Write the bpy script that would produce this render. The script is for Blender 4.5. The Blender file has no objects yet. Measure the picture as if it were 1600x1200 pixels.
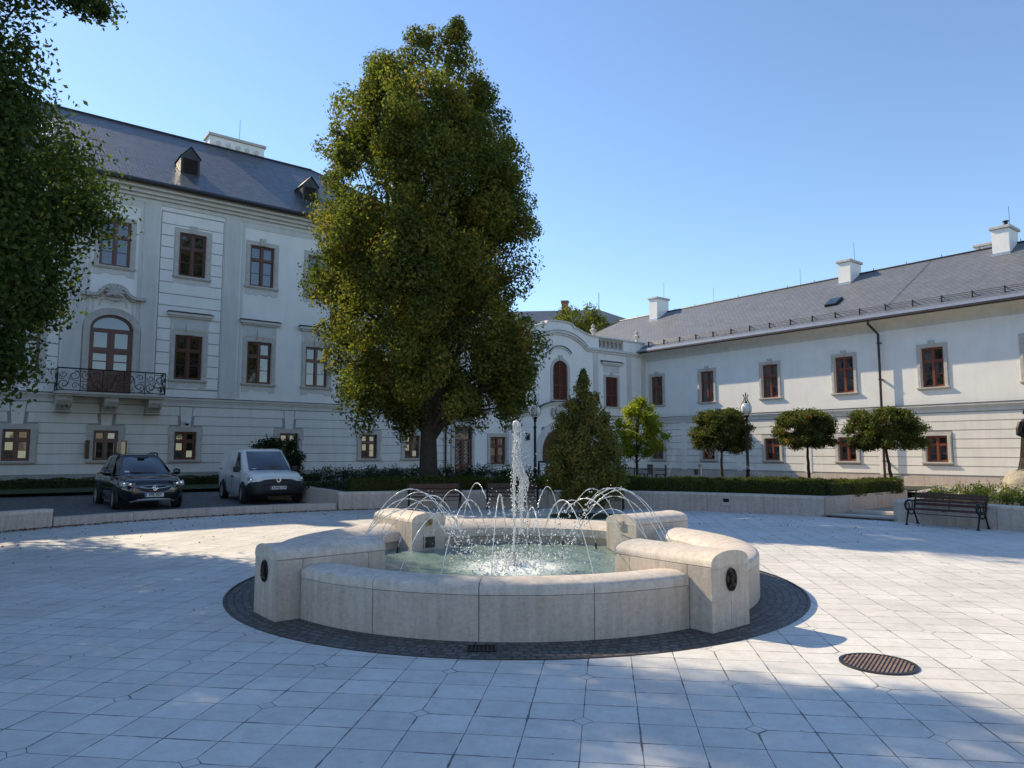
import bpy, bmesh, math, random
import numpy as np
from mathutils import Vector, Matrix

# ------------------------------------------------------------------ camera, sky, sun
scene = bpy.context.scene
C = scene.collection
PI = math.pi
R_ = math.radians
cam_data = bpy.data.cameras.new("camera")
cam_data.sensor_width = 36.0
cam_data.lens = 24.975
cam_data.clip_end = 2000
cam = bpy.data.objects.new("camera", cam_data)
C.objects.link(cam)
cam.location = (0, 0, 1.75)
cam.rotation_euler = (R_(90 + 5.4), 0, 0)
scene.camera = cam

SUN_EL = R_(37.5)
LH = Vector((0.809, -0.588, 0)).normalized()          # horizontal direction in which sunlight travels
world = bpy.data.worlds.new("World")
scene.world = world
world.use_nodes = True
wn = world.node_tree
wn.nodes.clear()
wo = wn.nodes.new("ShaderNodeOutputWorld")
wb = wn.nodes.new("ShaderNodeBackground")
ws = wn.nodes.new("ShaderNodeTexSky")
ws.sky_type = 'NISHITA'
ws.sun_disc = False
ws.sun_elevation = SUN_EL
ws.sun_rotation = math.atan2(-LH.x, -LH.y)
ws.air_density = 1.0
ws.dust_density = 0.06
ws.ozone_density = 3.3
wb.inputs["Strength"].default_value = 0.100
wn.links.new(ws.outputs[0], wb.inputs[0])
wn.links.new(wb.outputs[0], wo.inputs[0])

sl = bpy.data.lights.new("sun", 'SUN')
sl.energy = 2.9
sl.angle = R_(0.53)
sl.color = (1.0, 0.84, 0.60)
sun = bpy.data.objects.new("sun", sl)
C.objects.link(sun)
ld = Vector((LH.x * math.cos(SUN_EL), LH.y * math.cos(SUN_EL), -math.sin(SUN_EL)))
sun.rotation_euler = ld.to_track_quat('-Z', 'Y').to_euler()
sun.location = (-40, 30, 40)

vs = scene.view_settings
vs.view_transform = 'Standard'
vs.look = 'None'
vs.exposure = 1.15
vs.gamma = 1.0
scene.cycles.max_bounces = 6
scene.cycles.transparent_max_bounces = 12
scene.cycles.sample_clamp_indirect = 6
scene.cycles.use_denoising = True

# ------------------------------------------------------------------ helpers
rnd = random.Random(7)

class MB:
    def __init__(s): s.v = []; s.f = []
    def add(s, vs_, fs):
        b = len(s.v); s.v += [tuple(p) for p in vs_]; s.f += [[b + i for i in f] for f in fs]; return s
    def box(s, x0, x1, y0, y1, z0, z1):
        return s.add([(x0,y0,z0),(x1,y0,z0),(x1,y1,z0),(x0,y1,z0),(x0,y0,z1),(x1,y0,z1),(x1,y1,z1),(x0,y1,z1)],
                     [(0,3,2,1),(4,5,6,7),(0,1,5,4),(1,2,6,5),(2,3,7,6),(3,0,4,7)])
    def quad(s, a, b, c, d): return s.add([a,b,c,d], [(0,1,2,3)])
    def prism(s, poly, y0, y1):                       # polygon in x,z extruded along y
        n = len(poly)
        vv = [(p[0], y0, p[1]) for p in poly] + [(p[0], y1, p[1]) for p in poly]
        return s.add(vv, [list(range(n)), list(range(2*n-1, n-1, -1))] + [(i, (i+1)%n, n+(i+1)%n, n+i) for i in range(n)])
    def strip(s, pts, t, y0, y1):                     # band of thickness t along a curve in x,z
        up = []
        for i, p in enumerate(pts):
            a = pts[max(i-1,0)]; b = pts[min(i+1,len(pts)-1)]
            dx, dz = b[0]-a[0], b[1]-a[1]; l = math.hypot(dx,dz) or 1
            up.append((p[0]-dz/l*t, p[1]+dx/l*t))
        n = len(pts)
        vv = [(p[0],y0,p[1]) for p in pts]+[(p[0],y0,p[1]) for p in up]+[(p[0],y1,p[1]) for p in pts]+[(p[0],y1,p[1]) for p in up]
        fs = []
        for i in range(n-1):
            fs += [(i,i+1,n+i+1,n+i),(2*n+i,3*n+i,3*n+i+1,2*n+i+1),(n+i,n+i+1,3*n+i+1,3*n+i),(i,2*n+i,2*n+i+1,i+1)]
        fs += [(0,n,3*n,2*n),(n-1,3*n-1,4*n-1,2*n-1)]
        return s.add(vv, fs)
    def tube(s, pts, rad, n=8, cap=True):
        pts = [Vector(p) for p in pts]
        if not hasattr(rad, '__len__'): rad = [rad]*len(pts)
        ref = None; rings = []
        for i, p in enumerate(pts):
            d = pts[min(i+1,len(pts)-1)] - pts[max(i-1,0)]
            d = d.normalized() if d.length > 1e-9 else Vector((0,0,1))
            if ref is None:
                ref = d.orthogonal().normalized()
            u = (ref - d*ref.dot(d))
            u = u.normalized() if u.length > 1e-6 else d.orthogonal().normalized()
            ref = u; w = d.cross(u)
            rings.append([p + (u*math.cos(2*PI*k/n) + w*math.sin(2*PI*k/n))*rad[i] for k in range(n)])
        vv = [q for r in rings for q in r]; fs = []
        for i in range(len(pts)-1):
            for k in range(n):
                fs.append((i*n+k, i*n+(k+1)%n, (i+1)*n+(k+1)%n, (i+1)*n+k))
        if cap:
            fs += [list(range(n-1,-1,-1)), [ (len(pts)-1)*n+k for k in range(n)]]
        return s.add(vv, fs)
    def lathe(s, prof, n=16, c=(0,0,0), axis='z', sx=1, sy=1, cap=True):
        vv = []
        for r, z in prof:
            for k in range(n):
                a = 2*PI*k/n; p = (r*math.cos(a)*sx, r*math.sin(a)*sy, z)
                if axis == 'y': p = (p[0], p[2], p[1])
                if axis == 'x': p = (p[2], p[0], p[1])
                vv.append((p[0]+c[0], p[1]+c[1], p[2]+c[2]))
        m = len(prof)
        fs = [(i*n+k, i*n+(k+1)%n, (i+1)*n+(k+1)%n, (i+1)*n+k) for i in range(m-1) for k in range(n)]
        if cap: fs += [list(range(n-1,-1,-1)), [(m-1)*n+k for k in range(n)]]
        return s.add(vv, fs)
    def sweep(s, prof, a0, a1, n, c=(0,0), close=True):   # profile (r,z) swept about c; angle measured from +y clockwise
        vv = []; m = len(prof)
        for i in range(n+1):
            a = a0+(a1-a0)*i/n
            for r, z in prof: vv.append((c[0]+r*math.sin(a), c[1]+r*math.cos(a), z))
        fs = [(i*m+k, i*m+(k+1)%m, (i+1)*m+(k+1)%m, (i+1)*m+k) for i in range(n) for k in range(m)]
        fs += [list(range(m-1,-1,-1)), [n*m+k for k in range(m)]]
        return s.add(vv, fs)
    def xform(s, M, start=0):
        for i in range(start, len(s.v)): s.v[i] = tuple(M @ Vector(s.v[i]))
        return s
    def mesh(s, name, mat=None, smooth=False, ang=35, bevel=0):
        me = bpy.data.meshes.new(name)
        bm = bmesh.new()
        vs_ = [bm.verts.new(p) for p in s.v]
        for f in s.f:
            try: bm.faces.new([vs_[i] for i in f])
            except ValueError: pass
        bmesh.ops.remove_doubles(bm, verts=bm.verts, dist=1e-5)
        if bevel:
            bmesh.ops.bevel(bm, geom=[e for e in bm.edges if e.is_manifold and e.calc_face_angle(0) > 0.5], offset=bevel, segments=2, affect='EDGES', profile=0.5)
        bmesh.ops.recalc_face_normals(bm, faces=bm.faces)
        bm.to_mesh(me); bm.free()
        if smooth:
            me.polygons.foreach_set('use_smooth', [True]*len(me.polygons))
            me.set_sharp_from_angle(angle=R_(ang))
        if mat: me.materials.append(mat)
        return me
    def build(s, name, mat, parent=None, smooth=False, ang=35, bevel=0, loc=None):
        return link(name, s.mesh(name, mat, smooth, ang, bevel), parent, loc)

def link(name, me, parent=None, loc=None, rz=0):
    o = bpy.data.objects.new(name, me); C.objects.link(o)
    if parent: o.parent = parent
    if loc: o.location = loc
    if rz: o.rotation_euler = (0,0,rz)
    return o
def tag(o, label, cat, group=None, kind=None):
    if kind: o['kind'] = kind
    if label: o['label'] = label
    if cat: o['category'] = cat
    if group: o['group'] = group
    return o
def thing(name, label, cat, loc=(0,0,0), rz=0, group=None):
    o = bpy.data.objects.new(name, None); C.objects.link(o)
    o.empty_display_size = 0.2
    o.location = loc; o.rotation_euler = (0,0,rz)
    return tag(o, label, cat, group)
def copy_tree(o, parent=None):
    c = o.copy(); C.objects.link(c)
    if parent: c.parent = parent
    for ch in list(o.children): copy_tree(ch, c)
    return c

# ------------------------------------------------------------------ materials
def nodes(name):
    m = bpy.data.materials.new(name); m.use_nodes = True
    nt = m.node_tree; b = nt.nodes["Principled BSDF"]
    return m, nt, b
def N(nt, typ, **kw):
    n = nt.nodes.new(typ)
    for k, v in kw.items(): setattr(n, k, v)
    return n
def math_(nt, op, a, b=None, c=None):
    n = N(nt, "ShaderNodeMath", operation=op)
    for i, x in enumerate((a,b,c)):
        if x is None: continue
        if isinstance(x, (int,float)): n.inputs[i].default_value = x
        else: nt.links.new(x, n.inputs[i])
    return n.outputs[0]
def mixc(nt, fac, a, b, mode='MIX'):
    n = N(nt, "ShaderNodeMix", data_type='RGBA', blend_type=mode)
    for sock, x in ((n.inputs[0],fac),(n.inputs[6],a),(n.inputs[7],b)):
        if isinstance(x, (int,float)): sock.default_value = x
        elif isinstance(x, tuple): sock.default_value = (*x,1) if len(x)==3 else x
        else: nt.links.new(x, sock)
    return n.outputs[2]
def noise(nt, vec, scale, detail=4, rough=.6):
    n = N(nt, "ShaderNodeTexNoise"); n.inputs['Scale'].default_value = scale
    n.inputs['Detail'].default_value = detail; n.inputs['Roughness'].default_value = rough
    if vec is not None: nt.links.new(vec, n.inputs['Vector'])
    return n.outputs[0]
def ramp(nt, fac, stops):
    n = N(nt, "ShaderNodeValToRGB"); nt.links.new(fac, n.inputs[0])
    el = n.color_ramp.elements
    while len(el) < len(stops): el.new(0.5)
    for e, (p, c) in zip(el, stops):
        e.position = p; e.color = (*c,1) if isinstance(c, tuple) else (c,c,c,1)
    return n.outputs[0]
def bump(nt, b, h, strength=.2, dist=.02):
    n = N(nt, "ShaderNodeBump"); n.inputs['Strength'].default_value = strength; n.inputs['Distance'].default_value = dist
    nt.links.new(h, n.inputs['Height']); nt.links.new(n.outputs[0], b.inputs['Normal'])
def pos(nt): return N(nt, "ShaderNodeTexCoord").outputs['Object']
def wpos(nt): return N(nt, "ShaderNodeNewGeometry").outputs['Position']

def simple(name, col, rough=.6, metal=0, var=.12, scale=6, bmp=0, bscale=60, spec=None, coat=0, ior=None, fine=0):
    m, nt, b = nodes(name)
    p = pos(nt)
    n1 = noise(nt, p, scale, 5)
    lo = tuple(c*(1-var) for c in col); hi = tuple(min(1,c*(1+var)) for c in col)
    c = ramp(nt, n1, [(.3,lo),(.7,hi)])
    if fine:
        n2 = noise(nt, p, bscale, 4, .7)
        c = mixc(nt, fine, c, ramp(nt, n2, [(.3,.25),(.7,1.0)]), 'MULTIPLY')
    nt.links.new(c, b.inputs['Base Color'])
    b.inputs['Roughness'].default_value = rough; b.inputs['Metallic'].default_value = metal
    if spec is not None: b.inputs['Specular IOR Level'].default_value = spec
    if coat: b.inputs['Coat Weight'].default_value = coat; b.inputs['Coat Roughness'].default_value = .05
    if ior: b.inputs['IOR'].default_value = ior
    if bmp: bump(nt, b, noise(nt, p, bscale, 6, .65), bmp, .01)
    return m

def plaster(name, col, var=.05, streak=.10):
    m, nt, b = nodes(name); p = pos(nt)
    n1 = noise(nt, p, .9, 6, .6)
    mp = N(nt, "ShaderNodeMapping"); mp.inputs['Scale'].default_value = (2.2,2.2,.25); nt.links.new(p, mp.inputs[0])
    n2 = noise(nt, mp.outputs[0], 1.5, 5, .65)
    c = ramp(nt, n1, [(.3,tuple(x*(1-var) for x in col)),(.7,tuple(min(1,x*(1+var)) for x in col))])
    c = mixc(nt, streak, c, ramp(nt, n2, [(.35,.55),(.6,1.0)]), 'MULTIPLY')
    nt.links.new(c, b.inputs['Base Color']); b.inputs['Roughness'].default_value = .85
    b.inputs['Specular IOR Level'].default_value = .2
    bump(nt, b, noise(nt, p, 3.5, 8, .75), .35, .02)
    return m

M = {}
M['plaster'] = plaster('white_plaster', (.87,.845,.79), .05, .10)
M['plaster_low'] = plaster('grey_white_plaster', (.79,.755,.685), .05, .15)
M['groove'] = plaster('plaster_joint', (.36,.35,.33))
M['trim'] = plaster('moulding_plaster', (.66,.645,.60), .06, .2)
M['stone'] = simple('grey_sandstone', (.52,.485,.43), .8, var=.14, scale=5, bmp=.4, bscale=40)
M['plinth'] = simple('plinth_stone', (.36,.34,.31), .8, var=.15, scale=3, bmp=.3, bscale=30)
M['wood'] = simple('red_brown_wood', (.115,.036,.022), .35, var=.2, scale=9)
M['wood_lit'] = simple('sunlit_red_brown_wood', (.20,.058,.026), .4, var=.2, scale=9)  # lighter copy of the window wood, sunlight on the right wing put into the colour
M['shutter'] = simple('dark_red_shutter', (.13,.045,.03), .5, var=.2, scale=9)
M['iron'] = simple('black_iron', (.012,.012,.014), .45, metal=.4, var=.3, scale=20, bmp=.2, bscale=90)
M['dark_metal'] = simple('dark_sheet_metal', (.045,.042,.042), .4, metal=.6, var=.2, scale=4)
M['gutter'] = simple('brown_gutter_metal', (.05,.038,.034), .4, metal=.5, var=.2, scale=4)
M['zinc'] = simple('pale_flashing', (.42,.42,.42), .35, metal=.7, var=.1, scale=3)
M['brick'] = simple('old_brick', (.30,.13,.08), .85, var=.3, scale=12)
M['bark'] = simple('dark_bark', (.045,.036,.028), .9, var=.35, scale=9, bmp=1.0, bscale=22)
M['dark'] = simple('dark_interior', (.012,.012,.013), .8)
M['bronze'] = simple('dark_bronze', (.035,.030,.026), .42, metal=.75, var=.35, scale=9, bmp=.3, bscale=40)
M['boulder'] = simple('pale_boulder', (.40,.35,.265), .95, var=.3, scale=7, bmp=1.0, bscale=16, fine=.5)
M['bench_wood'] = simple('dark_red_bench_wood', (.055,.020,.020), .4, var=.25, scale=8)
M['rubber'] = simple('tyre_rubber', (.018,.018,.018), .8, var=.15)
M['black_plastic'] = simple('black_plastic', (.02,.021,.024), .55, var=.15)
M['rim'] = simple('silver_rim', (.50,.51,.52), .35, metal=.4, var=.08)
M['black_paint'] = simple('blue_black_car_paint', (.010,.011,.018), .18, metal=.3, var=.1, coat=1)
M['white_paint'] = simple('white_car_paint', (.86,.86,.85), .25, var=.03, coat=.8)
M['chrome'] = simple('chrome', (.7,.7,.72), .12, metal=1, var=.02)
M['plate'] = simple('number_plate_white', (.75,.75,.73), .4, var=.02)
M['plate_blue'] = simple('number_plate_blue', (.02,.06,.35), .4, var=.02)
M['ink'] = simple('black_lettering', (.01,.01,.01), .5, var=.02)
M['lens'] = simple('clear_lamp_lens', (.35,.36,.38), .08, metal=.5, var=.35, scale=25)
M['globe'] = simple('milky_lamp_globe', (.80,.81,.80), .15, var=.02)
M['white_plastic'] = simple('white_plastic', (.7,.7,.7), .4, var=.03)
M['terracotta'] = simple('terracotta_tiles', (.40,.16,.09), .8, var=.3, scale=5)

def glass_mat(name, tint, ior, rough=.03):
    m, nt, b = nodes(name); p = pos(nt)
    nt.links.new(ramp(nt, noise(nt, p, 1.3, 3), [(.35,tuple(c*.5 for c in tint)),(.65,tuple(c*1.6 for c in tint))]), b.inputs['Base Color'])
    b.inputs['Roughness'].default_value = rough; b.inputs['IOR'].default_value = ior
    bump(nt, b, noise(nt, p, 1.6, 2), .06, .03)
    return m
M['glass'] = glass_mat('window_glass', (.014,.016,.018), 2.0)
M['car_glass'] = glass_mat('car_glass', (.02,.024,.03), 2.0)

def slate(name, col, rough=.42, rowh=.16, v=.36):
    m, nt, b = nodes(name); p = pos(nt)
    uv = N(nt, "ShaderNodeUVMap").outputs[0]
    br = N(nt, "ShaderNodeTexBrick"); nt.links.new(uv, br.inputs['Vector'])
    br.inputs['Scale'].default_value = 1; br.inputs['Brick Width'].default_value = .30; br.inputs['Row Height'].default_value = rowh
    br.inputs['Mortar Size'].default_value = .018; br.inputs['Mortar Smooth'].default_value = .4; br.inputs['Bias'].default_value = 0
    br.inputs['Color1'].default_value = (*[c*(1-v) for c in col],1); br.inputs['Color2'].default_value = (*[c*(1+v) for c in col],1)
    br.inputs['Mortar'].default_value = (*[c*.35 for c in col],1)
    c = mixc(nt, .35, br.outputs['Color'], ramp(nt, noise(nt, p, .8, 6, .7), [(.3,.5),(.7,1.1)]), 'MULTIPLY')
    nt.links.new(c, b.inputs['Base Color'])
    nt.links.new(math_(nt,'ADD', math_(nt,'MULTIPLY', noise(nt, p, 5, 3), .25), rough-.12), b.inputs['Roughness'])
    # each course tilts: saw-tooth height along the slope
    sep = N(nt, "ShaderNodeSeparateXYZ"); nt.links.new(uv, sep.inputs[0])
    saw = math_(nt,'SUBTRACT', 1.0, math_(nt,'FRACT', math_(nt,'DIVIDE', sep.outputs[1], rowh)))
    h = math_(nt,'ADD', math_(nt,'MULTIPLY', saw, .6), math_(nt,'MULTIPLY', noise(nt, p, 7, 4), .7))
    h = math_(nt,'SUBTRACT', h, math_(nt,'MULTIPLY', br.outputs['Fac'], .5))
    bump(nt, b, h, .6, .02)
    return m
M['slate'] = slate('blue_slate', (.082,.088,.100), .42)
M['slate_grey'] = slate('grey_slate', (.150,.158,.175), .5, .2, .14)

def limestone(name, col, pores=.5, scale=1.0):
    m, nt, b = nodes(name); p = wpos(nt)
    mp = N(nt, "ShaderNodeMapping"); mp.inputs['Scale'].default_value = (1,1,1.5); nt.links.new(p, mp.inputs[0])
    n1 = noise(nt, mp.outputs[0], 15*scale, 9, .78)
    c = ramp(nt, n1, [(.32,(col[0]*.80,col[1]*.76,col[2]*.72)),(.5,col),(.70,tuple(min(1,x*1.12) for x in col))])
    n3 = noise(nt, p, 1.1, 5, .6)
    c = mixc(nt, .35, c, ramp(nt, n3, [(.35,(.70,.66,.60)),(.6,(1,1,1))]), 'MULTIPLY')
    ms = N(nt, "ShaderNodeMapping"); ms.inputs['Scale'].default_value = (5,5,.55); nt.links.new(p, ms.inputs[0])
    c = mixc(nt, .38, c, ramp(nt, noise(nt, ms.outputs[0], 2.2, 6, .7), [(.40,(.58,.55,.50)),(.58,(1,1,1))]), 'MULTIPLY')
    n2 = noise(nt, mp.outputs[0], 42*scale, 5, .75)
    pit = ramp(nt, n2, [(.30,0.35),(.42,1.0)])
    c = mixc(nt, pores, c, pit, 'MULTIPLY')
    nt.links.new(c, b.inputs['Base Color']); b.inputs['Roughness'].default_value = .65
    b.inputs['Specular IOR Level'].default_value = .3
    bump(nt, b, n2, .25, .006)
    return m
M['lime'] = limestone('cream_limestone', (.60,.525,.455))
M['lime_cap'] = limestone('pale_limestone_coping', (.68,.61,.535), .3)
M['lime_wall'] = limestone('pinkish_limestone', (.56,.485,.43), .5, .8)

def paving(name):
    m, nt, b = nodes(name); p = wpos(nt)
    A = R_(7.5); TU, TW = .3623, .3058
    def dot(v):
        n = N(nt, "ShaderNodeVectorMath", operation='DOT_PRODUCT'); nt.links.new(p, n.inputs[0]); n.inputs[1].default_value = v; return n.outputs['Value']
    u = math_(nt,'SUBTRACT', dot((math.cos(A),-math.sin(A),0)), .916); w = math_(nt,'SUBTRACT', dot((math.sin(A),math.cos(A),0)), 4.83)
    wob = math_(nt,'MULTIPLY', math_(nt,'SUBTRACT', noise(nt, p, 2.5, 3), .5), .012)
    u = math_(nt,'ADD', u, wob); w = math_(nt,'ADD', w, wob)
    def near(x, t):
        q = math_(nt,'DIVIDE', x, t); return math_(nt,'MULTIPLY', math_(nt,'ABSOLUTE', math_(nt,'SUBTRACT', q, math_(nt,'ROUND', q))), t)
    g = math_(nt,'MINIMUM', near(u,TU), near(w,TW))
    d3 = math_(nt,'ADD', near(u,3*TU), near(w,3*TW))
    wide = math_(nt,'ADD', .0027, math_(nt,'MULTIPLY', ramp(nt, noise(nt, p, 3.2, 4, .7), [(.47,0.0),(.72,1.0)]), .0075))
    ins = math_(nt,'LESS_THAN', d3, .068)
    line = math_(nt,'MULTIPLY', math_(nt,'LESS_THAN', g, wide), math_(nt,'SUBTRACT', 1, ins))
    out = math_(nt,'LESS_THAN', math_(nt,'ABSOLUTE', math_(nt,'SUBTRACT', d3, .068)), math_(nt,'MULTIPLY', wide, 1.3))
    joint = math_(nt,'MAXIMUM', line, out)
    cell = N(nt, "ShaderNodeCombineXYZ")
    nt.links.new(math_(nt,'FLOOR', math_(nt,'DIVIDE', u, TU)), cell.inputs[0]); nt.links.new(math_(nt,'FLOOR', math_(nt,'DIVIDE', w, TW)), cell.inputs[1])
    wnz = N(nt, "ShaderNodeTexWhiteNoise", noise_dimensions='3D'); nt.links.new(cell.outputs[0], wnz.inputs[0])
    tile = ramp(nt, wnz.outputs['Value'], [(0,(.675,.655,.615)),(.5,(.72,.695,.65)),(1,(.755,.73,.68))])
    c = mixc(nt, .5, tile, ramp(nt, noise(nt, p, 9, 7, .72), [(.3,(.72,.72,.72)),(.7,(1.1,1.1,1.1))]), 'MULTIPLY')
    c = mixc(nt, .42, c, ramp(nt, noise(nt, p, .7, 8, .75), [(.38,(.62,.60,.57)),(.58,(1,1,1))]), 'MULTIPLY')
    spk = ramp(nt, noise(nt, p, 60, 3, .6), [(.29,.30),(.36,1.0)])
    c = mixc(nt, .45, c, spk, 'MULTIPLY')
    # drops of dirt and moss spots
    vo = N(nt, "ShaderNodeTexVoronoi"); nt.links.new(p, vo.inputs['Vector']); vo.inputs['Scale'].default_value = 3.6
    sp2 = math_(nt,'LESS_THAN', vo.outputs['Distance'], math_(nt,'MULTIPLY', noise(nt, p, 5, 2), .055))
    c = mixc(nt, math_(nt,'MULTIPLY', sp2, .6), c, (.14,.13,.11))
    c = mixc(nt, math_(nt,'MULTIPLY', joint, .85), c, (.065,.062,.055))
    nt.links.new(c, b.inputs['Base Color'])
    b.inputs['Roughness'].default_value = .62; b.inputs['Specular IOR Level'].default_value = .35
    h = math_(nt,'SUBTRACT', math_(nt,'MULTIPLY', noise(nt, p, 30, 5, .7), .3), math_(nt,'MULTIPLY', joint, 1.0))
    bump(nt, b, h, .45, .008)
    return m
M['paving'] = paving('pale_paving')

def setts(name, polar, col, bw=.12, rh=.11, centre=(0,0)):
    m, nt, b = nodes(name); p = wpos(nt)
    if polar:
        s = N(nt, "ShaderNodeSeparateXYZ"); nt.links.new(p, s.inputs[0])
        x = math_(nt,'SUBTRACT', s.outputs[0], centre[0]); y = math_(nt,'SUBTRACT', s.outputs[1], centre[1])
        r = math_(nt,'SQRT', math_(nt,'ADD', math_(nt,'MULTIPLY', x, x), math_(nt,'MULTIPLY', y, y)))
        cb = N(nt, "ShaderNodeCombineXYZ"); nt.links.new(math_(nt,'MULTIPLY', math_(nt,'ARCTAN2', y, x), 3.4), cb.inputs[0]); nt.links.new(r, cb.inputs[1]); v = cb.outputs[0]
    else:
        mp = N(nt, "ShaderNodeMapping"); mp.inputs['Rotation'].default_value = (0,0,.6); nt.links.new(p, mp.inputs[0]); v = mp.outputs[0]
    dis = N(nt, "ShaderNodeTexNoise"); dis.inputs['Scale'].default_value = 6; nt.links.new(p, dis.inputs[0])
    ad = N(nt, "ShaderNodeVectorMath", operation='MULTIPLY_ADD'); nt.links.new(dis.outputs['Color'], ad.inputs[0]); ad.inputs[1].default_value = (.075,.075,0); nt.links.new(v, ad.inputs[2])
    br = N(nt, "ShaderNodeTexBrick"); nt.links.new(ad.outputs[0], br.inputs['Vector'])
    br.inputs['Scale'].default_value = 1; br.inputs['Brick Width'].default_value = bw; br.inputs['Row Height'].default_value = rh
    br.inputs['Mortar Size'].default_value = .012; br.inputs['Mortar Smooth'].default_value = .3
    br.inputs['Color1'].default_value = (*[c*.6 for c in col],1); br.inputs['Color2'].default_value = (*[c*1.4 for c in col],1); br.inputs['Mortar'].default_value = (*[c*.35 for c in col],1)
    c = mixc(nt, .6, br.outputs['Color'], ramp(nt, noise(nt, p, 14, 6, .75), [(.3,.45),(.75,1.3)]), 'MULTIPLY')
    lich = ramp(nt, noise(nt, p, 22, 5, .8), [(.54,0.0),(.66,1.0)])
    c = mixc(nt, math_(nt,'MULTIPLY', lich, .42), c, (.34,.33,.31))
    nt.links.new(c, b.inputs['Base Color']); b.inputs['Roughness'].default_value = .6
    h = math_(nt,'SUBTRACT', math_(nt,'MULTIPLY', noise(nt, p, 40, 4), .4), br.outputs['Fac'])
    bump(nt, b, h, .8, .015)
    return m
FC = (.055, 9.85)                                   # centre of the fountain and of the round plaza
M['setts_ring'] = setts('dark_setts_ring', True, (.118,.110,.102), .105, .088, FC)
M['setts'] = setts('dark_setts', False, (.13,.13,.133), .14, .12)

def ground_mat(name, a, b_, scale=2):
    m, nt, b = nodes(name); p = wpos(nt)
    c = ramp(nt, noise(nt, p, scale, 7, .7), [(.35,a),(.65,b_)])
    c = mixc(nt, .6, c, ramp(nt, noise(nt, p, 35, 4, .7), [(.3,.4),(.7,1.1)]), 'MULTIPLY')
    nt.links.new(c, b.inputs['Base Color']); b.inputs['Roughness'].default_value = .95
    bump(nt, b, noise(nt, p, 40, 5, .7), .8, .03)
    return m
M['soil'] = ground_mat('soil_and_grass', (.035,.045,.018), (.06,.05,.032))
M['grass'] = ground_mat('short_grass', (.035,.06,.016), (.06,.085,.025))
M['gravel'] = ground_mat('pale_gravel', (.34,.31,.26), (.48,.44,.37), 5)

def leaf_mat(name, stops, trans=.35, rough=.8):
    m, nt, b = nodes(name)
    at = N(nt, "ShaderNodeAttribute"); at.attribute_name = 'tint'
    c = ramp(nt, at.outputs['Fac'], stops)
    nt.links.new(c, b.inputs['Base Color']); b.inputs['Roughness'].default_value = rough
    b.inputs['Specular IOR Level'].default_value = .12
    tr = N(nt, "ShaderNodeBsdfTranslucent")
    nt.links.new(mixc(nt, 1, c, (1.35,1.5,.7), 'MULTIPLY'), tr.inputs[0])
    ms = N(nt, "ShaderNodeMixShader"); ms.inputs[0].default_value = trans
    nt.links.new(b.outputs[0], ms.inputs[1]); nt.links.new(tr.outputs[0], ms.inputs[2])
    nt.links.new(ms.outputs[0], nt.nodes["Material Output"].inputs[0])
    return m
M['leaf_oak'] = leaf_mat('oak_leaves', trans=.48, stops=[(0,(.052,.072,.022)),(.4,(.108,.130,.034)),(.78,(.20,.20,.042)),(.97,(.31,.26,.05)),(1,(.20,.11,.035))])
M['leaf_dark'] = leaf_mat('dark_green_leaves', [(0,(.028,.046,.016)),(.5,(.060,.092,.026)),(.9,(.115,.15,.036)),(1,(.19,.20,.05))])
M['leaf_shrub'] = leaf_mat('glossy_shrub_leaves', [(0,(.018,.032,.016)),(.6,(.035,.055,.022)),(1,(.06,.085,.03))], .2, .35)
M['leaf_yellow'] = leaf_mat('yellow_green_leaves', [(0,(.12,.16,.03)),(.5,(.24,.27,.04)),(1,(.42,.40,.06))], .6)
M['leaf_cone'] = leaf_mat('dull_green_leaves', [(0,(.075,.09,.03)),(.5,(.15,.16,.045)),(.85,(.23,.205,.055)),(1,(.28,.17,.055))])
M['leaf_maple'] = leaf_mat('olive_maple_leaves', [(0,(.05,.065,.022)),(.5,(.11,.125,.034)),(.85,(.18,.195,.05)),(.985,(.24,.22,.055)),(1,(.42,.12,.06))])
M['leaf_hedge'] = leaf_mat('box_hedge_leaves', [(0,(.045,.06,.016)),(.5,(.085,.105,.024)),(1,(.15,.15,.03))], .3)
M['leaf_rose'] = leaf_mat('rose_leaves', [(0,(.07,.10,.025)),(.5,(.14,.17,.04)),(1,(.23,.23,.06))], .3)
M['petal'] = leaf_mat('pale_rose_petals', [(0,(.62,.55,.46)),(.6,(.72,.66,.55)),(1,(.70,.48,.42))], .3)
M['litter'] = leaf_mat('dry_leaf_litter', [(0,(.10,.045,.025)),(.5,(.18,.08,.04)),(1,(.26,.15,.07))], .1)

rng = np.random.default_rng(11)
def leaf_mesh(name, P, Nrm, tint, size, mat, aspect=.62, jit=.35, up=0):
    """many small folded leaf blades, one mesh"""
    n = len(P)
    r = rng.normal(size=(n,3)); t = np.cross(Nrm, r); t /= np.linalg.norm(t,axis=1)[:,None]+1e-9
    if up: 
        t = t + np.array([0,0,up]); t /= np.linalg.norm(t,axis=1)[:,None]
    s = np.cross(Nrm, t); s /= np.linalg.norm(s,axis=1)[:,None]+1e-9
    L = (size*(1+jit*(rng.random(n)*2-1)))[:,None]; W = L*aspect
    fold = Nrm*L*.12
    V = np.empty((n,4,3)); V[:,0] = P - t*L*.5; V[:,1] = P + s*W*.5 + fold; V[:,2] = P + t*L*.5; V[:,3] = P - s*W*.5 + fold
    me = bpy.data.meshes.new(name)
    me.vertices.add(n*4); me.vertices.foreach_set('co', V.reshape(-1).astype(np.float32))
    me.loops.add(n*4); me.loops.foreach_set('vertex_index', np.arange(n*4,dtype=np.int32))
    me.polygons.add(n); me.polygons.foreach_set('loop_start', np.arange(0,n*4,4,dtype=np.int32))
    me.update(calc_edges=True)
    a = me.attributes.new('tint','FLOAT','FACE'); a.data.foreach_set('value', np.clip(tint,0,1).astype(np.float32))
    me.materials.append(mat)
    return me
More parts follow.
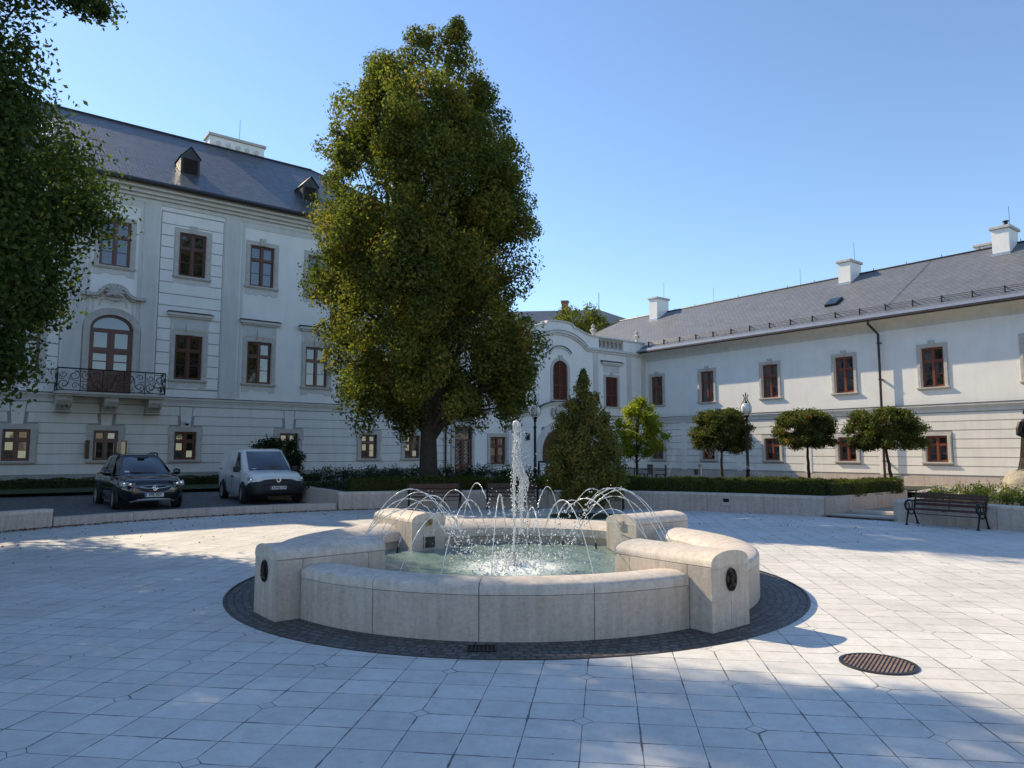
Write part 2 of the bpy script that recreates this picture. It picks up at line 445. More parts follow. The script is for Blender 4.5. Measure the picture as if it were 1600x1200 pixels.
def clump_leaves(cent, rad, per, shell=.45, tvar=.22, tbase=.4, out=1.0, clump_t=.16):
    """leaf points in ellipsoid clumps; cent (N,3), rad (N,3)"""
    N_ = len(cent); n = N_*per
    d = rng.normal(size=(N_,per,3)); d /= np.linalg.norm(d,axis=2)[:,:,None]
    q = (shell+(1-shell)*rng.random((N_,per)))
    q *= (.75+.5*rng.random((N_,per)))
    q = np.minimum(q,1.12)
    P = cent[:,None,:] + d*rad[:,None,:]*q[:,:,None]
    Nn = d*out + rng.normal(size=d.shape)*.7
    Nn /= np.linalg.norm(Nn,axis=2)[:,:,None]
    ct = rng.normal(size=(N_,1))*clump_t
    T = tbase + ct + rng.normal(size=(N_,per))*tvar
    return P.reshape(n,3), Nn.reshape(n,3), T.reshape(n)

# ------------------------------------------------------------------ ground, roads, beds (the setting)
def disc(name, r, z, mat, n=96, c=FC, r0=0, a0=0, a1=2*PI, kind='structure'):
    m = MB()
    full = abs(a1-a0-2*PI) < 1e-6
    vv = []
    for i in range(n+1):
        a = a0+(a1-a0)*i/n
        vv.append((c[0]+r0*math.sin(a), c[1]+r0*math.cos(a), z)); vv.append((c[0]+r*math.sin(a), c[1]+r*math.cos(a), z))
    m.add(vv, [(2*i,2*i+1,2*i+3,2*i+2) for i in range(n)])
    o = m.build(name, mat); o['kind'] = kind
    return o
def sheet(name, pts, mat):
    o = MB().add(pts, [list(range(len(pts)))]).build(name, mat); o['kind'] = 'structure'; return o
def pol(r, deg, z=0):
    a = R_(deg); return (FC[0]+r*math.sin(a), FC[1]+r*math.cos(a), z)

terr = MB()
for i in range(24):
    for j in range(24):
        x0, y0 = -600+50*i, -600+50*j
        terr.quad((x0,y0,-.12),(x0+50,y0,-.12),(x0+50,y0+50,-.12),(x0,y0+50,-.12))
o = terr.build('ground', M['soil']); o['kind'] = 'structure'
disc('plaza_paving', 12.75, 0, M['paving'], r0=3.68)
disc('setts_ring', 3.68, -.004, M['setts_ring'], n=96, r0=2.0)
o = MB().sweep([(3.668,-.03),(3.692,-.03),(3.692,.005),(3.668,.005)], 0, 2*PI, 96, FC).build('ring_edging', M['dark_metal'], smooth=True); o['kind']='structure'
# car park behind the low kerb
cp = [pol(12.8,a,.0) for a in (-62,-56,-50,-44,-38,-32,-26)] + [(-5.6,22.0,.0),(-8.4,27.0,.02),(-9.2,36.2,.26),(-30.0,20.2,.26)]
sheet('car_park', cp, M['setts'])
sheet('lawn_strip', [(-6.0,37.5,.3),(-32,18.6,.3),(-29.2,16.9,.262),(-5.0,33.6,.262)], M['grass'])
# planted bed behind the curved wall, forecourt in front of the right wing, rose bed
bed = [pol(12.8,a,.46) for a in range(-24,42,3)] + [(8.6,19.5,.46),(12.2,22.3,.46),(16.5,27.5,.40),(12,33,.30),(5,36.5,.3),(-4,33.5,.3),(-7.2,24.8,.46)]
sheet('garden_bed', bed, M['soil'])
sheet('forecourt_path', [(-4,33.2,.24),(5,36.2,.24),(12,32.7,.2),(17.4,27.1,.1),(28,26,-.02),(32,25.4,-.02),(9.5,53,-.02),(-12,36.5,.24)], M['gravel'])
sheet('side_path', [pol(12.5,41,.05),pol(12.5,49.5,.05),(17.8,24.8,.09),(17.0,27.0,.09),(12.4,22.4,.09)], M['gravel'])
rb = [pol(12.8,a,.47) for a in range(49,112,4)] + [(24,8,.47),(27.5,19,.40),(18.9,24.6,.40),(13.9,21.6,.47)]
sheet('rose_bed_soil', rb, M['soil'])
lb = [pol(12.8,a,.30) for a in range(-110,-59,5)] + [(-13.5,17.6,.30),(-28,17.2,.30),(-28,4,.30)]
sheet('left_bed_soil', lb, M['soil'])
bb = [pol(12.85,a,.02) for a in range(112,249,6)]
sheet('rear_lawn', [(40,-2,.02)] + bb + [(-40,-4,.02),(-40,-45,.02),(40,-45,.02)], M['grass'])

# ------------------------------------------------------------------ low walls round the plaza
def arc_wall(name, label, r0, r1, z0, z1, a0, a1, group=None, step=None, mat=None, extra=None, cap=True):
    t = thing(name, label, 'garden wall', pol((r0+r1)/2,(a0+a1)/2), 0, group)
    ox, oy, _ = t.location
    L = R_(abs(a1-a0))*r0; k = max(1, round(L/(step or 1.55)))
    m = MB(); g = .004/r0; cpm = MB()
    for i in range(k):
        b0 = R_(a0)+(R_(a1)-R_(a0))*i/k+g; b1 = R_(a0)+(R_(a1)-R_(a0))*(i+1)/k-g
        zc = z1-.07 if cap else z1
        m.sweep([(r0,z0),(r1,z0),(r1,zc),(r0,zc)], b0, b1, 8, (FC[0]-ox,FC[1]-oy))
        if cap: cpm.sweep([(r0-.012,zc+.002),(r1+.012,zc+.002),(r1+.012,z1-.012),(r1,z1),(r0,z1),(r0-.012,z1-.012)], b0, b1, 8, (FC[0]-ox,FC[1]-oy))
    m.build('masonry', mat or M['lime_wall'], t, True)
    if cap: cpm.build('coping', M['lime_cap'], t, True)
    return t
arc_wall('low_wall', 'low pinkish stone kerb wall curving in front of the two parked cars', 12.62, 12.95, -.1, .215, -57.5, -24.6, step=2.05, cap=False)
arc_wall('low_wall', 'taller stone wall block at the left edge, left of the kerb in front of the cars', 12.62, 12.98, -.1, .42, -100, -57.6, step=2.2)
pw = arc_wall('planter_wall', 'long curved stone planter wall behind the fountain with a box hedge on top', 12.58, 12.95, -.1, .53, -24.4, 41.4, step=1.62)
rw = arc_wall('planter_wall', 'stone wall of the white rose bed behind the bench on the right', 12.58, 12.95, -.1, .53, 49.2, 112, step=2.3)
def straight_wall(p, q, w, z0, z1, parent, name='end_wall', mat=None):
    o = parent.location
    d = Vector((q[0]-p[0],q[1]-p[1],0)); L = d.length; k = max(1, round(L/1.4)); d.normalize(); n = Vector((-d.y,d.x,0))
    m = MB()
    for i in range(k):
        a = Vector((p[0],p[1],0))+d*(L*i/k+.004); b = Vector((p[0],p[1],0))+d*(L*(i+1)/k-.004)
        c = [a, b, b+n*w, a+n*w]
        m.add([(v.x-o.x,v.y-o.y,z0) for v in c]+[(v.x-o.x,v.y-o.y,z1) for v in c],[(0,3,2,1),(4,5,6,7),(0,1,5,4),(1,2,6,5),(2,3,7,6),(3,0,4,7)])
    return m.build(name, mat or M['lime_wall'], parent)
e = pol(12.62,41.6); straight_wall(e, (12.4,22.5), .32, -.1, .525, pw)
e = pol(12.95,-24.6); straight_wall((-7.3,24.9), e, .32, -.1, .525, pw)
e = pol(12.95,49.0); straight_wall((18.6,24.35), (14.0,21.9), .30, -.1, .46, rw); straight_wall((14.0,21.9), e, .30, -.1, .525, rw)
# small recessed light in the curved wall
m = MB(); a = R_(29.3); p = Vector(pol(12.56,29.3)); 
m.box(-.11,.11,-.015,.02,-.11,.11); m.xform(Matrix.Translation(p-pw.location+Vector((0,0,.30)))@Matrix.Rotation(-a,4,'Z'))
nl = m.build('recessed_light', M['stone'], pw)
m = MB(); m.box(-.085,.085,-.02,-.012,-.02,.085); m.xform(Matrix.Translation(p-pw.location+Vector((0,0,.30)))@Matrix.Rotation(-a,4,'Z'))
m.build('lamp_slot', M['dark'], nl)
st = thing('garden_step', 'low stone steps between the planter end and the rose bed', 'step', pol(13.2,45.2))
for i, (rr, zz) in enumerate(((12.85,.06),(13.9,.11))):
    m = MB().sweep([(rr,-.1),(rr+.35,-.1),(rr+.35,zz),(rr,zz)], R_(41.9), R_(48.9), 6, (FC[0]-st.location.x,FC[1]-st.location.y))
    m.build('tread', M['lime_cap'], st, True)
lw = thing('low_wall', 'small stone block at the left end of the planter, beside the white van', 'garden wall', (-7.9,25.9,0))
m = MB().box(-.9,.9,-.16,.16,0,.47); m.build('masonry', M['lime_wall'], lw, bevel=.01); lw.rotation_euler = (0,0,R_(-8))

# ------------------------------------------------------------------ building kit
K = (9.769, 51.873, 0.0)
RZL = R_(37.8); RZR = R_(37.8-90)
def facade(mb, x0, x1, z0, z1, ops, y=0.0, depth=.3):
    ops = [(max(a,x0),min(b,x1),max(c,z0),min(d,z1)) for a,b,c,d in ops if a < x1 and b > x0 and c < z1 and d > z0]
    xs = sorted({x0,x1,*[o[0] for o in ops],*[o[1] for o in ops]}); zs = sorted({z0,z1,*[o[2] for o in ops],*[o[3] for o in ops]})
    for i in range(len(xs)-1):
        for j in range(len(zs)-1):
            cx, cz = (xs[i]+xs[i+1])/2, (zs[j]+zs[j+1])/2
            if any(a < cx < b and c < cz < d for a,b,c,d in ops): continue
            mb.quad((xs[i],y,zs[j]),(xs[i+1],y,zs[j]),(xs[i+1],y,zs[j+1]),(xs[i],y,zs[j+1]))
    if depth:
        for a,b,c,d in ops:
            mb.quad((a,y,c),(a,y+depth,c),(a,y+depth,d),(a,y,d)); mb.quad((b,y,c),(b,y,d),(b,y+depth,d),(b,y+depth,c))
            mb.quad((a,y,d),(a,y+depth,d),(b,y+depth,d),(b,y,d)); mb.quad((a,y,c),(b,y,c),(b,y+depth,c),(a,y+depth,c))
def bands(mb, x0, x1, z0, z1, pitch, gap, ops, y, t, keys=()):
    """raised rusticated courses with real joints between them; keys: window centres whose heads get splayed voussoirs"""
    z = z0
    n = round((z1-z0)/pitch); pitch = (z1-z0)/n
    for k in range(n):
        za, zb = z0+k*pitch+gap/2, z0+(k+1)*pitch-gap/2
        cuts = [(o[0],o[1],o[0],o[1]) for o in ops if o[2] < zb-.02 and o[3] > za+.02]
        for kx, kz in keys:
            if za >= kz-.03:
                w0 = .22+.10*(za-kz); w1 = .22+.10*(zb-kz)
                if x0 < kx-w1 and kx+w1 < x1: cuts.append((kx-w0-.1*(za<kz+.4),kx+w0+.1*(za<kz+.4),kx-w1-.1*(za<kz+.4),kx+w1+.1*(za<kz+.4)))
        cuts = sorted(q for q in cuts if q[1] > x0 and q[0] < x1); xa = (x0,x0)
        for c in cuts+[(x1,x1,x1,x1)]:
            if c[0] > xa[0]+.02 and c[0] <= x1: mb.prism([(xa[0],za),(c[0],za),(c[2],zb),(xa[1],zb)], y-t, y)
            if c[1] > xa[0]: xa = (c[1],c[3])
    for kx, kz in keys:
        if x0 < kx < x1: mb.prism([(kx-.19,kz),(kx+.19,kz),(kx+.27,z1-gap/2),(kx-.27,z1-gap/2)], y-t, y)
def courses(mb, x0, x1, lst, y=0):
    for z0, z1, d in lst: mb.box(x0, x1, y-d, y+.01, z0, z1)
def roof(name, polys, mat, parent):
    me = bpy.data.meshes.new(name); vv = []; ff = []
    for p in polys: b = len(vv); vv += p; ff.append(list(range(b,b+len(p))))
    me.from_pydata(vv, [], ff); uv = me.uv_layers.new(name='UVMap')
    for pl in me.polygons:
        n = pl.normal; u = Vector((-n.y,n.x,0)); u = u.normalized() if u.length > 1e-4 else Vector((1,0,0)); v = n.cross(u)
        for li in pl.loop_indices:
            q = me.vertices[me.loops[li].vertex_index].co; uv.data[li].uv = (q.dot(u), q.dot(v))
    me.materials.append(mat)
    return link(name, me, parent)
_cache = {}
def cached(key, fn):
    if key not in _cache: _cache[key] = fn()
    return _cache[key]
def frame_mesh(w, h, mat, rows=(.66,), bars=True, shut=False):
    m = MB(); f = .075; y0, y1 = .10, .17
    m.box(0-w/2,-w/2+f,y0,y1,0,h); m.box(w/2-f,w/2,y0,y1,0,h); m.box(-w/2+f,w/2-f,y0,y1,0,f); m.box(-w/2+f,w/2-f,y0,y1,h-f,h)
    zt = h*rows[0]
    m.box(-w/2+f,w/2-f,y0-.02,y1-.003,zt-.05,zt+.05)
    m.box(-.055,.055,y0-.03,y1-.006,f,h-f)
    for sx in (-1,1):                                   # sash frames
        xa, xb = (sx*.055, sx*(w/2-f)); xa, xb = min(xa,xb), max(xa,xb)
        for za, zb in ((f,zt-.05),(zt+.05,h-f)):
            s = .04
            m.box(xa,xa+s,y0+.015,y1-.01,za,zb); m.box(xb-s,xb,y0+.015,y1-.01,za,zb); m.box(xa+s,xb-s,y0+.015,y1-.01,za,za+s); m.box(xa+s,xb-s,y0+.015,y1-.01,zb-s,zb)
        if bars: m.box(xa+.04,xb-.04,y0+.02,y1-.015,zt*.5-.012,zt*.5+.012)
    return m.mesh('window', mat)
def pane_mesh(w, h):
    m = MB(); f = .075; zt = h*.66
    for sx in (-1,1):
        xa, xb = (sx*.095, sx*(w/2-f-.04)); xa, xb = min(xa,xb), max(xa,xb)
        for za, zb in ((f+.04,zt*.5-.012),(zt*.5+.012,zt-.09),(zt+.09,h-f-.04)):
            tlt = rnd.uniform(-.004,.004); t2 = rnd.uniform(-.004,.004)
            m.quad((xa,.15+tlt,za),(xb,.15-tlt,za),(xb,.15-tlt+t2,zb),(xa,.15+tlt+t2,zb))
    return m.mesh('pane', M['glass'])
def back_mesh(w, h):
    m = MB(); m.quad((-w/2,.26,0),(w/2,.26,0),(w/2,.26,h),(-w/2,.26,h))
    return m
def surround_mesh(w, h, sw=.2, key=True, ears=False, sill=.11):
    m = MB(); t = .05
    m.box(-w/2-sw,-w/2,-t,.012,0,h); m.box(w/2,w/2+sw,-t,.012,0,h); m.box(-w/2-sw,w/2+sw,-t,.012,h,h+sw)
    if ears:
        m.box(-w/2-sw-.05,-w/2-sw,-t,.012,h-.35,h+sw); m.box(w/2+sw,w/2+sw+.05,-t,.012,h-.35,h+sw)
    m.box(-w/2-sw+.04,-w/2-.05,-t-.015,-t+.002,0,h); m.box(w/2+.05,w/2+sw-.04,-t-.015,-t+.002,0,h)
    if key: m.prism([(-.12,h+.02),(.12,h+.02),(.15,h+sw+.16),(-.15,h+sw+.16)], -t-.05, .012)
    return m.mesh('surround', M['stone'])
def sill_mesh(w, sw=.2):
    m = MB(); m.box(-w/2-sw-.05,w/2+sw+.05,-.13,.02,-.07,0); m.box(-w/2-sw-.02,w/2+sw+.02,-.09,.02,-.12,-.07)
    return m.mesh('sill', M['stone'])
def pediment_mesh(w):
    m = MB(); a = w/2+.38
    m.box(-w/2-.2,w/2+.2,-.05,.012,.24,.80)
    m.prism([(-w/2+.0,.32),(w/2-.0,.32),(w/2+.06,.62),(w/2-.14,.66),(w/2-.2,.74),(-w/2+.2,.74),(-w/2+.14,.66),(-w/2-.06,.62)], -.065, -.04)
    m.prism([(-.12,.26),(.12,.26),(.15,.54),(-.15,.54)], -.11, -.03)
    m.box(-a+.08,a-.08,-.16,.012,.80,.88); m.box(-a,a,-.24,.012,.88,1.0)
    return m.mesh('pediment', M['trim'])
def pedcap_mesh(w):
    a = w/2+.42
    return MB().add([(-a,-.28,1.003),(a,-.28,1.003),(a,.01,1.003),(-a,.01,1.003),(-a+.12,-.2,1.07),(a-.12,-.2,1.07),(a-.06,.01,1.10),(-a+.06,.01,1.10)],
        [(0,3,2,1),(4,5,6,7),(0,1,5,4),(1,2,6,5),(2,3,7,6),(3,0,4,7)]).mesh('flashing', M['dark_metal'])
def apron_mesh(w, kind):
    a = w/2+.2
    if kind == 1: p = [(-a,-.12),(-a,-.42),(-a+.25,-.42),(-a+.42,-.30),(-.3,-.30),(0,-.36),(.3,-.30),(a-.42,-.30),(a-.25,-.42),(a,-.42),(a,-.12)]
    else: p = [(-a,-.12),(-a,-.40),(-a+.2,-.46),(-a+.4,-.36),(-.42,-.33),(-.28,-.46),(0,-.36),(.28,-.46),(.42,-.33),(a-.4,-.36),(a-.2,-.46),(a,-.40),(a,-.12)]
    return MB().prism(p, -.03, .012).mesh('apron', M['trim'])
def window(parent, x, zb, w, h, wood='wood', ped=False, apron=0, key=True, ears=False, sw=.2, y=0, blind=False):
    k = (w,h,wood)
    f = link('window', cached(('f',)+k, lambda: frame_mesh(w,h,M[wood])), parent, (x,y,zb))
    link('pane', cached(('p',w,h,len(_cache)%5), lambda: pane_mesh(w,h)), f)
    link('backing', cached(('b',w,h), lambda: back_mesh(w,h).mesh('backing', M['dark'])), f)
    s = link('surround', cached(('s',w,h,key,ears,sw), lambda: surround_mesh(w,h,sw,key,ears)), f)
    link('sill', cached(('i',w,sw), lambda: sill_mesh(w,sw)), f)
    if ped:
        link('pediment', cached(('d',w), lambda: pediment_mesh(w)), f, (0,0,h)); link('flashing', cached(('c',w), lambda: pedcap_mesh(w)), f, (0,0,h))
    if apron: link('apron', cached(('a',w,apron), lambda: apron_mesh(w,apron)), f)
    return f
def quarter(cx, cz, r, a0, a1, n=14, rz=None):
    rz = rz or r
    return [(cx+r*math.cos(a0+(a1-a0)*i/n), cz+rz*math.sin(a0+(a1-a0)*i/n)) for i in range(n+1)]
def chimney(parent, x0, x1, y0, y1, z0, z1, mat=None):
    c = MB().box(x0,x1,y0,y1,z0,z1-.16).build('chimney', mat or M['plaster'], parent)
    MB().box(x0-.1,x1+.1,y0-.1,y1+.1,z1-.155,z1).build('cap', M['stone'], c, bevel=.015)
    return c

# ------------------------------------------------------------------ the palace on the left
pal = thing('palace', 'large white three storey palace on the left with slate roof, iron balcony and dormers', 'building', K, RZL)
X0, X1 = -60.0, -15.2
colsU = [-50.2,-47.1,-44.0,-40.9,-37.7,-31.35,-28.1,-25.15,-22.1,-19.3,-16.9]
colsG = [-50.2,-47.1,-44.0,-40.9,-37.7,-34.53,-31.33,-26.5,-22.1,-19.45]
WU, HU = 1.2, 2.06
opsU = [(x-WU/2,x+WU/2,5.03,5.03+HU) for x in colsU] + [(x-WU/2,x+WU/2,9.85,9.85+HU) for x in colsU+[-34.55]] + [(-35.35,-33.67,4.2,7.72)]
WG, HG = .94, 1.28
opsG = [(x-WG/2,x+WG/2,1.36,1.36+HG) for x in colsG] + [(-16.62,-15.38,.1,3.2)]
m = MB(); facade(m, X0, X1, -.4, 4.0, opsG, .03, .32); m.build('ground_floor_wall', M['groove'], pal)
m = MB(); facade(m, X0, X1, 4.0, 13.3, opsU, 0, .32)
m.quad((X1,0,-.4),(X1,14,-.4),(X1,14,13.3),(X1,0,13.3)); m.quad((X0,14,-.4),(X0,0,-.4),(X0,0,13.3),(X0,14,13.3)); m.quad((X1,14,-.4),(X0,14,-.4),(X0,14,13.3),(X1,14,13.3))
m.build('wall', M['plaster'], pal)
sur = [(x-WG/2-.24,x+WG/2+.24,1.20,1.36+HG+.22) for x in colsG] + [(-16.9,-15.2,.1,3.45)]
m = MB(); bands(m, X0, X1, .78, 3.78, .42, .030, sur, .03, .03, [(x,1.36+HG+.22) for x in colsG]); m.build('rusticated_band', M['plaster_low'], pal)
m = MB(); m.box(X0,-16.7,-.05,.04,-.4,.74); m.build('plinth', M['plinth'], pal)
m = MB(); courses(m, X0, X1, [(3.80,3.98,.03),(3.98,4.08,.07),(4.08,4.17,.14)]); m.build('string_course', M['trim'], pal)
m = MB(); m.box(X0,X1,-.165,.012,4.172,4.20); m.build('course_flashing', M['dark_metal'], pal)
for a, b in ((-36.33,-35.6),(-33.46,-32.82),(-29.92,-29.2),(-43.0,-42.3),(-39.5,-38.95),(-18.2,-17.6)):
    m = MB(); m.box(a,b,-.06,.012,4.55,13.0); m.box(a-.04,b+.04,-.09,.012,4.21,5.05); m.build('pilaster', M['trim'], pal)
for a, b in ((-38.9,-36.4),(-32.78,-29.95)):
    o2 = [(x-WU/2-.24,x+WU/2+.24,4.6,8.40) for x in colsU] + [(x-WU/2-.24,x+WU/2+.24,9.495,12.2) for x in colsU]
    m = MB(); bands(m, a+.06, b-.06, 4.6, 12.75, .53, .042, o2, -.004, .028); rp_ = m.build('rusticated_panel', M['plaster'], pal)
    m = MB(); facade(m, a+.02, b-.02, 4.55, 12.8, o2, -.004, 0); m.build('joint_backing', M['groove'], rp_)
for a, b in ((-35.55,-33.5),(-29.1,-18.4)):             # thin raised frames round the smooth fields
    m = MB(); m.box(a,b,-.022,.012,12.72,13.0); m.box(a,a+.12,-.022,.012,4.3,12.72); m.box(b-.12,b,-.022,.012,4.3,12.72); m.build('field_frame', M['trim'], pal)
m = MB(); courses(m, X0-.1, X1+.1, [(13.0,13.2,.05),(13.2,13.34,.18),(13.34,13.5,.34),(13.5,13.7,.56)]); m.build('cornice', M['trim'], pal)
m = MB(); m.tube([(X0-.7,-.74,13.72),(X1+.7,-.74,13.72)], .10, 10); m.box(X0-.6,X1+.6,-.72,-.5,13.70,13.86); m.build('gutter', M['dark_metal'], pal, True)
ez, rz_ = 13.8, 19.36
ea, eb, ef, ek = X0-.7, X1+.7, -.7, 14.7
rf = roof('roof', [[(ea,ef,ez),(eb,ef,ez),(-22.97,7,rz_),(-52.2,7,rz_)],[(eb,ef,ez),(eb,ek,ez),(-22.97,7,rz_)],[(eb,ek,ez),(ea,ek,ez),(-52.2,7,rz_),(-22.97,7,rz_)],[(ea,ek,ez),(ea,ef,ez),(-52.2,7,rz_)]], M['slate'], pal)
m = MB(); m.tube([(-52.2,7,rz_),(-22.97,7,rz_)], .10, 8); m.tube([(-22.97,7,rz_),(eb,ef,ez)], .07, 8); m.tube([(-22.97,7,rz_),(eb,ek,ez)], .07, 8); m.build('ridge_cap', M['dark_metal'], rf, True)
c = chimney(rf, -29.0, -25.85, 7.25, 8.25, 17.5, 20.25)
m = MB()
for i in range(5): MB().lathe([(.14,0),(.14,.05),(.09,.06)], 16, (-28.5+i*.55,7.20,19.72), 'y').build('roundel', M['trim'], c, True)
MB().tube([(-27.2,7.7,20.2),(-27.2,7.7,21.7)], .012, 5).build('lightning_rod', M['dark_metal'], rf)
def dormer(x):
    d = MB(); w = .44
    d.prism([(x-w,15.1),(x+w,15.1),(x+w,16.12),(x,16.62),(x-w,16.12)], 1.32, 3.6)
    dd = d.build('dormer', M['dark_metal'], rf)
    q = MB(); q.add([(x-w-.05,1.25,16.10),(x,1.25,16.66),(x,3.7,16.66),(x-w-.05,3.0,16.10)],[(0,1,2,3)]); q.add([(x+w+.05,1.25,16.10),(x,1.25,16.66),(x,3.7,16.66),(x+w+.05,3.0,16.10)],[(0,3,2,1)])
    q.build('hood', M['zinc'] if False else M['dark_metal'], dd)
    s = MB()
    for i in range(9): s.add([(x-w+.1,1.315,15.28+.085*i),(x+w-.1,1.315,15.28+.085*i),(x+w-.1,1.27,15.33+.085*i),(x-w+.1,1.27,15.33+.085*i)],[(0,1,2,3)])
    s.build('louvre', M['gutter'], dd)
for x in (-45.2,-38.2,-31.32,-25.2): dormer(x)
for x in colsU: window(pal, x, 5.03, WU, HU, ped=True, apron=1)
for x in colsU+[-34.55]: window(pal, x, 9.85, WU, HU, apron=1 if x < -29 else 2)
for x in colsG:
    f = window(pal, x, 1.36, WG, HG, key=False, ears=True, sw=.22, y=.0)
    if x == -34.53:                                      # this one stands open
        mm = MB()
        for sx in (-1,1):
            bx = sx*(WG/2-.05); ex = bx+sx*.34
            for z in (.08,.80): mm.add([(bx,.08,z),(ex,-.22,z),(ex,-.22,z+.05),(bx,.08,z+.05),(bx+sx*.02,.10,z),(ex+sx*.02,-.20,z),(ex+sx*.02,-.20,z+.05),(bx+sx*.02,.10,z+.05)],[(0,1,2,3),(4,7,6,5),(0,4,5,1),(3,2,6,7),(0,3,7,4),(1,5,6,2)])
            for xx, yy in ((bx,.08),(ex,-.22)): mm.box(xx-.025,xx+.025,yy-.02,yy+.02,.08,.85)
        oc = mm.build('open_casement', M['wood'], f)
        gg = MB()
        for sx in (-1,1):
            bx = sx*(WG/2-.05)+sx*.01; gg.quad((bx,.085,.12),(bx+sx*.34,-.215,.12),(bx+sx*.34,-.215,.82),(bx,.085,.82))
        gg.build('pane', M['glass'], oc)
        MB().add([(-.33,.145,.09),(.33,.145,.09),(.33,.145,.80),(-.33,.145,.80)],[(0,1,2,3)]).build('dark_interior', M['dark'], f)
# balcony door
d = MB(); w = .84
arch = quarter(-34.51, 7.05, .84, 0, PI, 18, .64)
m = MB()
m.strip(quarter(-34.51,7.05,.76,0,PI,18,.56), -.0, .08,.18) if False else None
for sx in (-1,1): m.box(-34.51+sx*.84-(.09 if sx>0 else 0),-34.51+sx*.84+(0 if sx>0 else .09),.08,.18,4.2,7.05)
m.strip(quarter(-34.51,7.02,.76,0,PI,18,.58), -.085, .08, .18)
m.box(-35.26,-33.76,.07,.18,6.98,7.08); m.box(-35.26,-33.76,.07,.18,6.05,6.17); m.box(-34.56,-34.46,.06,.18,4.2,6.98); m.box(-35.26,-33.76,.07,.18,4.2,4.32)
for sx in (-1,1):
    xa, xb = sorted((-34.51+sx*.05,-34.51+sx*.75))
    m.box(xa,xb,.10,.17,4.32,5.18)
    m.box(xa+.12,xb-.12,.085,.10,4.42,5.08)
    for z0, z1 in ((5.18,6.05),(6.17,6.98)):
        m.box(xa,xa+.09,.09,.17,z0,z1); m.box(xb-.09,xb,.09,.17,z0,z1); m.box(xa+.09,xb-.09,.09,.17,z0,z0+.07); m.box(xa+.09,xb-.09,.09,.17,z1-.07,z1)
    m.box(xa+.09,xb-.09,.10,.165,5.62,5.66)
bd = m.build('balcony_door', M['wood'], pal)
m = MB()
m.quad((-35.2,.155,5.2),(-33.8,.153,5.2),(-33.8,.156,7.0),(-35.2,.154,7.0)); m.add([(p[0],.155,p[1]) for p in quarter(-34.51,7.05,.72,0,PI,16,.54)],[list(range(17))])
m.build('pane', M['glass'], bd)
m = MB(); m.quad((-35.4,.27,4.2),(-33.6,.27,4.2),(-33.6,.27,7.75),(-35.4,.27,7.75)); m.build('backing', M['dark'], bd)
m = MB()
for sx in (-1,1): m.box(-34.51+sx*.84-(.0 if sx>0 else .30),-34.51+sx*.84+(.30 if sx>0 else 0),-.06,.012,4.2,7.05)
# spandrels fill the square corners of the opening round the arch
outer = quarter(-34.51,7.05,1.14,0,PI,20,.94); inner = quarter(-34.51,7.05,.84,0,PI,20,.64)
for i in range(20):
    a,b,c_,dd = inner[i],inner[i+1],outer[i+1],outer[i]
    m.prism([a,dd,c_,b], -.06, .07)
m.build('surround', M['stone'], bd)
cur = [(-35.75,8.42),(-35.35,8.42),(-35.15,8.46),(-34.98,8.62),(-34.85,8.80),(-34.7,8.88),(-34.51,8.90),(-34.32,8.88),(-34.17,8.80),(-34.04,8.62),(-33.87,8.46),(-33.67,8.42),(-33.27,8.42)]
m = MB(); m.strip(cur, .14, -.30, .012); m.strip([(x*1.0,z-.09) for x,z in cur[1:-1]], .09, -.20, .012); m.build('hood_moulding', M['stone'], bd)
m = MB()
m.strip([(-35.45,7.0),(-35.45,7.5),(-35.25,7.8),(-35.25,8.3)], .08, -.035, .012); m.strip([(-33.57,7.0),(-33.57,7.5),(-33.77,7.8),(-33.77,8.3)], -.08, -.035, .012)
m.strip([(-35.05,8.05),(-34.95,8.3),(-34.51,8.42),(-34.07,8.3),(-33.97,8.05)], .06, -.035, .012)
m.build('field_moulding', M['trim'], bd)
m = MB()                                                 # scallop shell
for i in range(9):
    a = R_(-20+27.5*i); m.tube([(-34.51,-.30,8.62),(-34.51+.20*math.cos(a),-.40,8.62+.22*math.sin(a)),(-34.51+.34*math.cos(a),-.33,8.62+.36*math.sin(a))], [.03,.07,.055], 8)
m.lathe([(.02,-.08),(.12,-.05),(.15,0),(.15,.06)], 14, (-34.51,-.36,8.60), 'y'); m.tube([(-34.8,-.33,8.36),(-34.51,-.38,8.28),(-34.22,-.33,8.36)], [.03,.08,.03], 8)
m.build('shell_ornament', M['stone'], bd, True, 60)
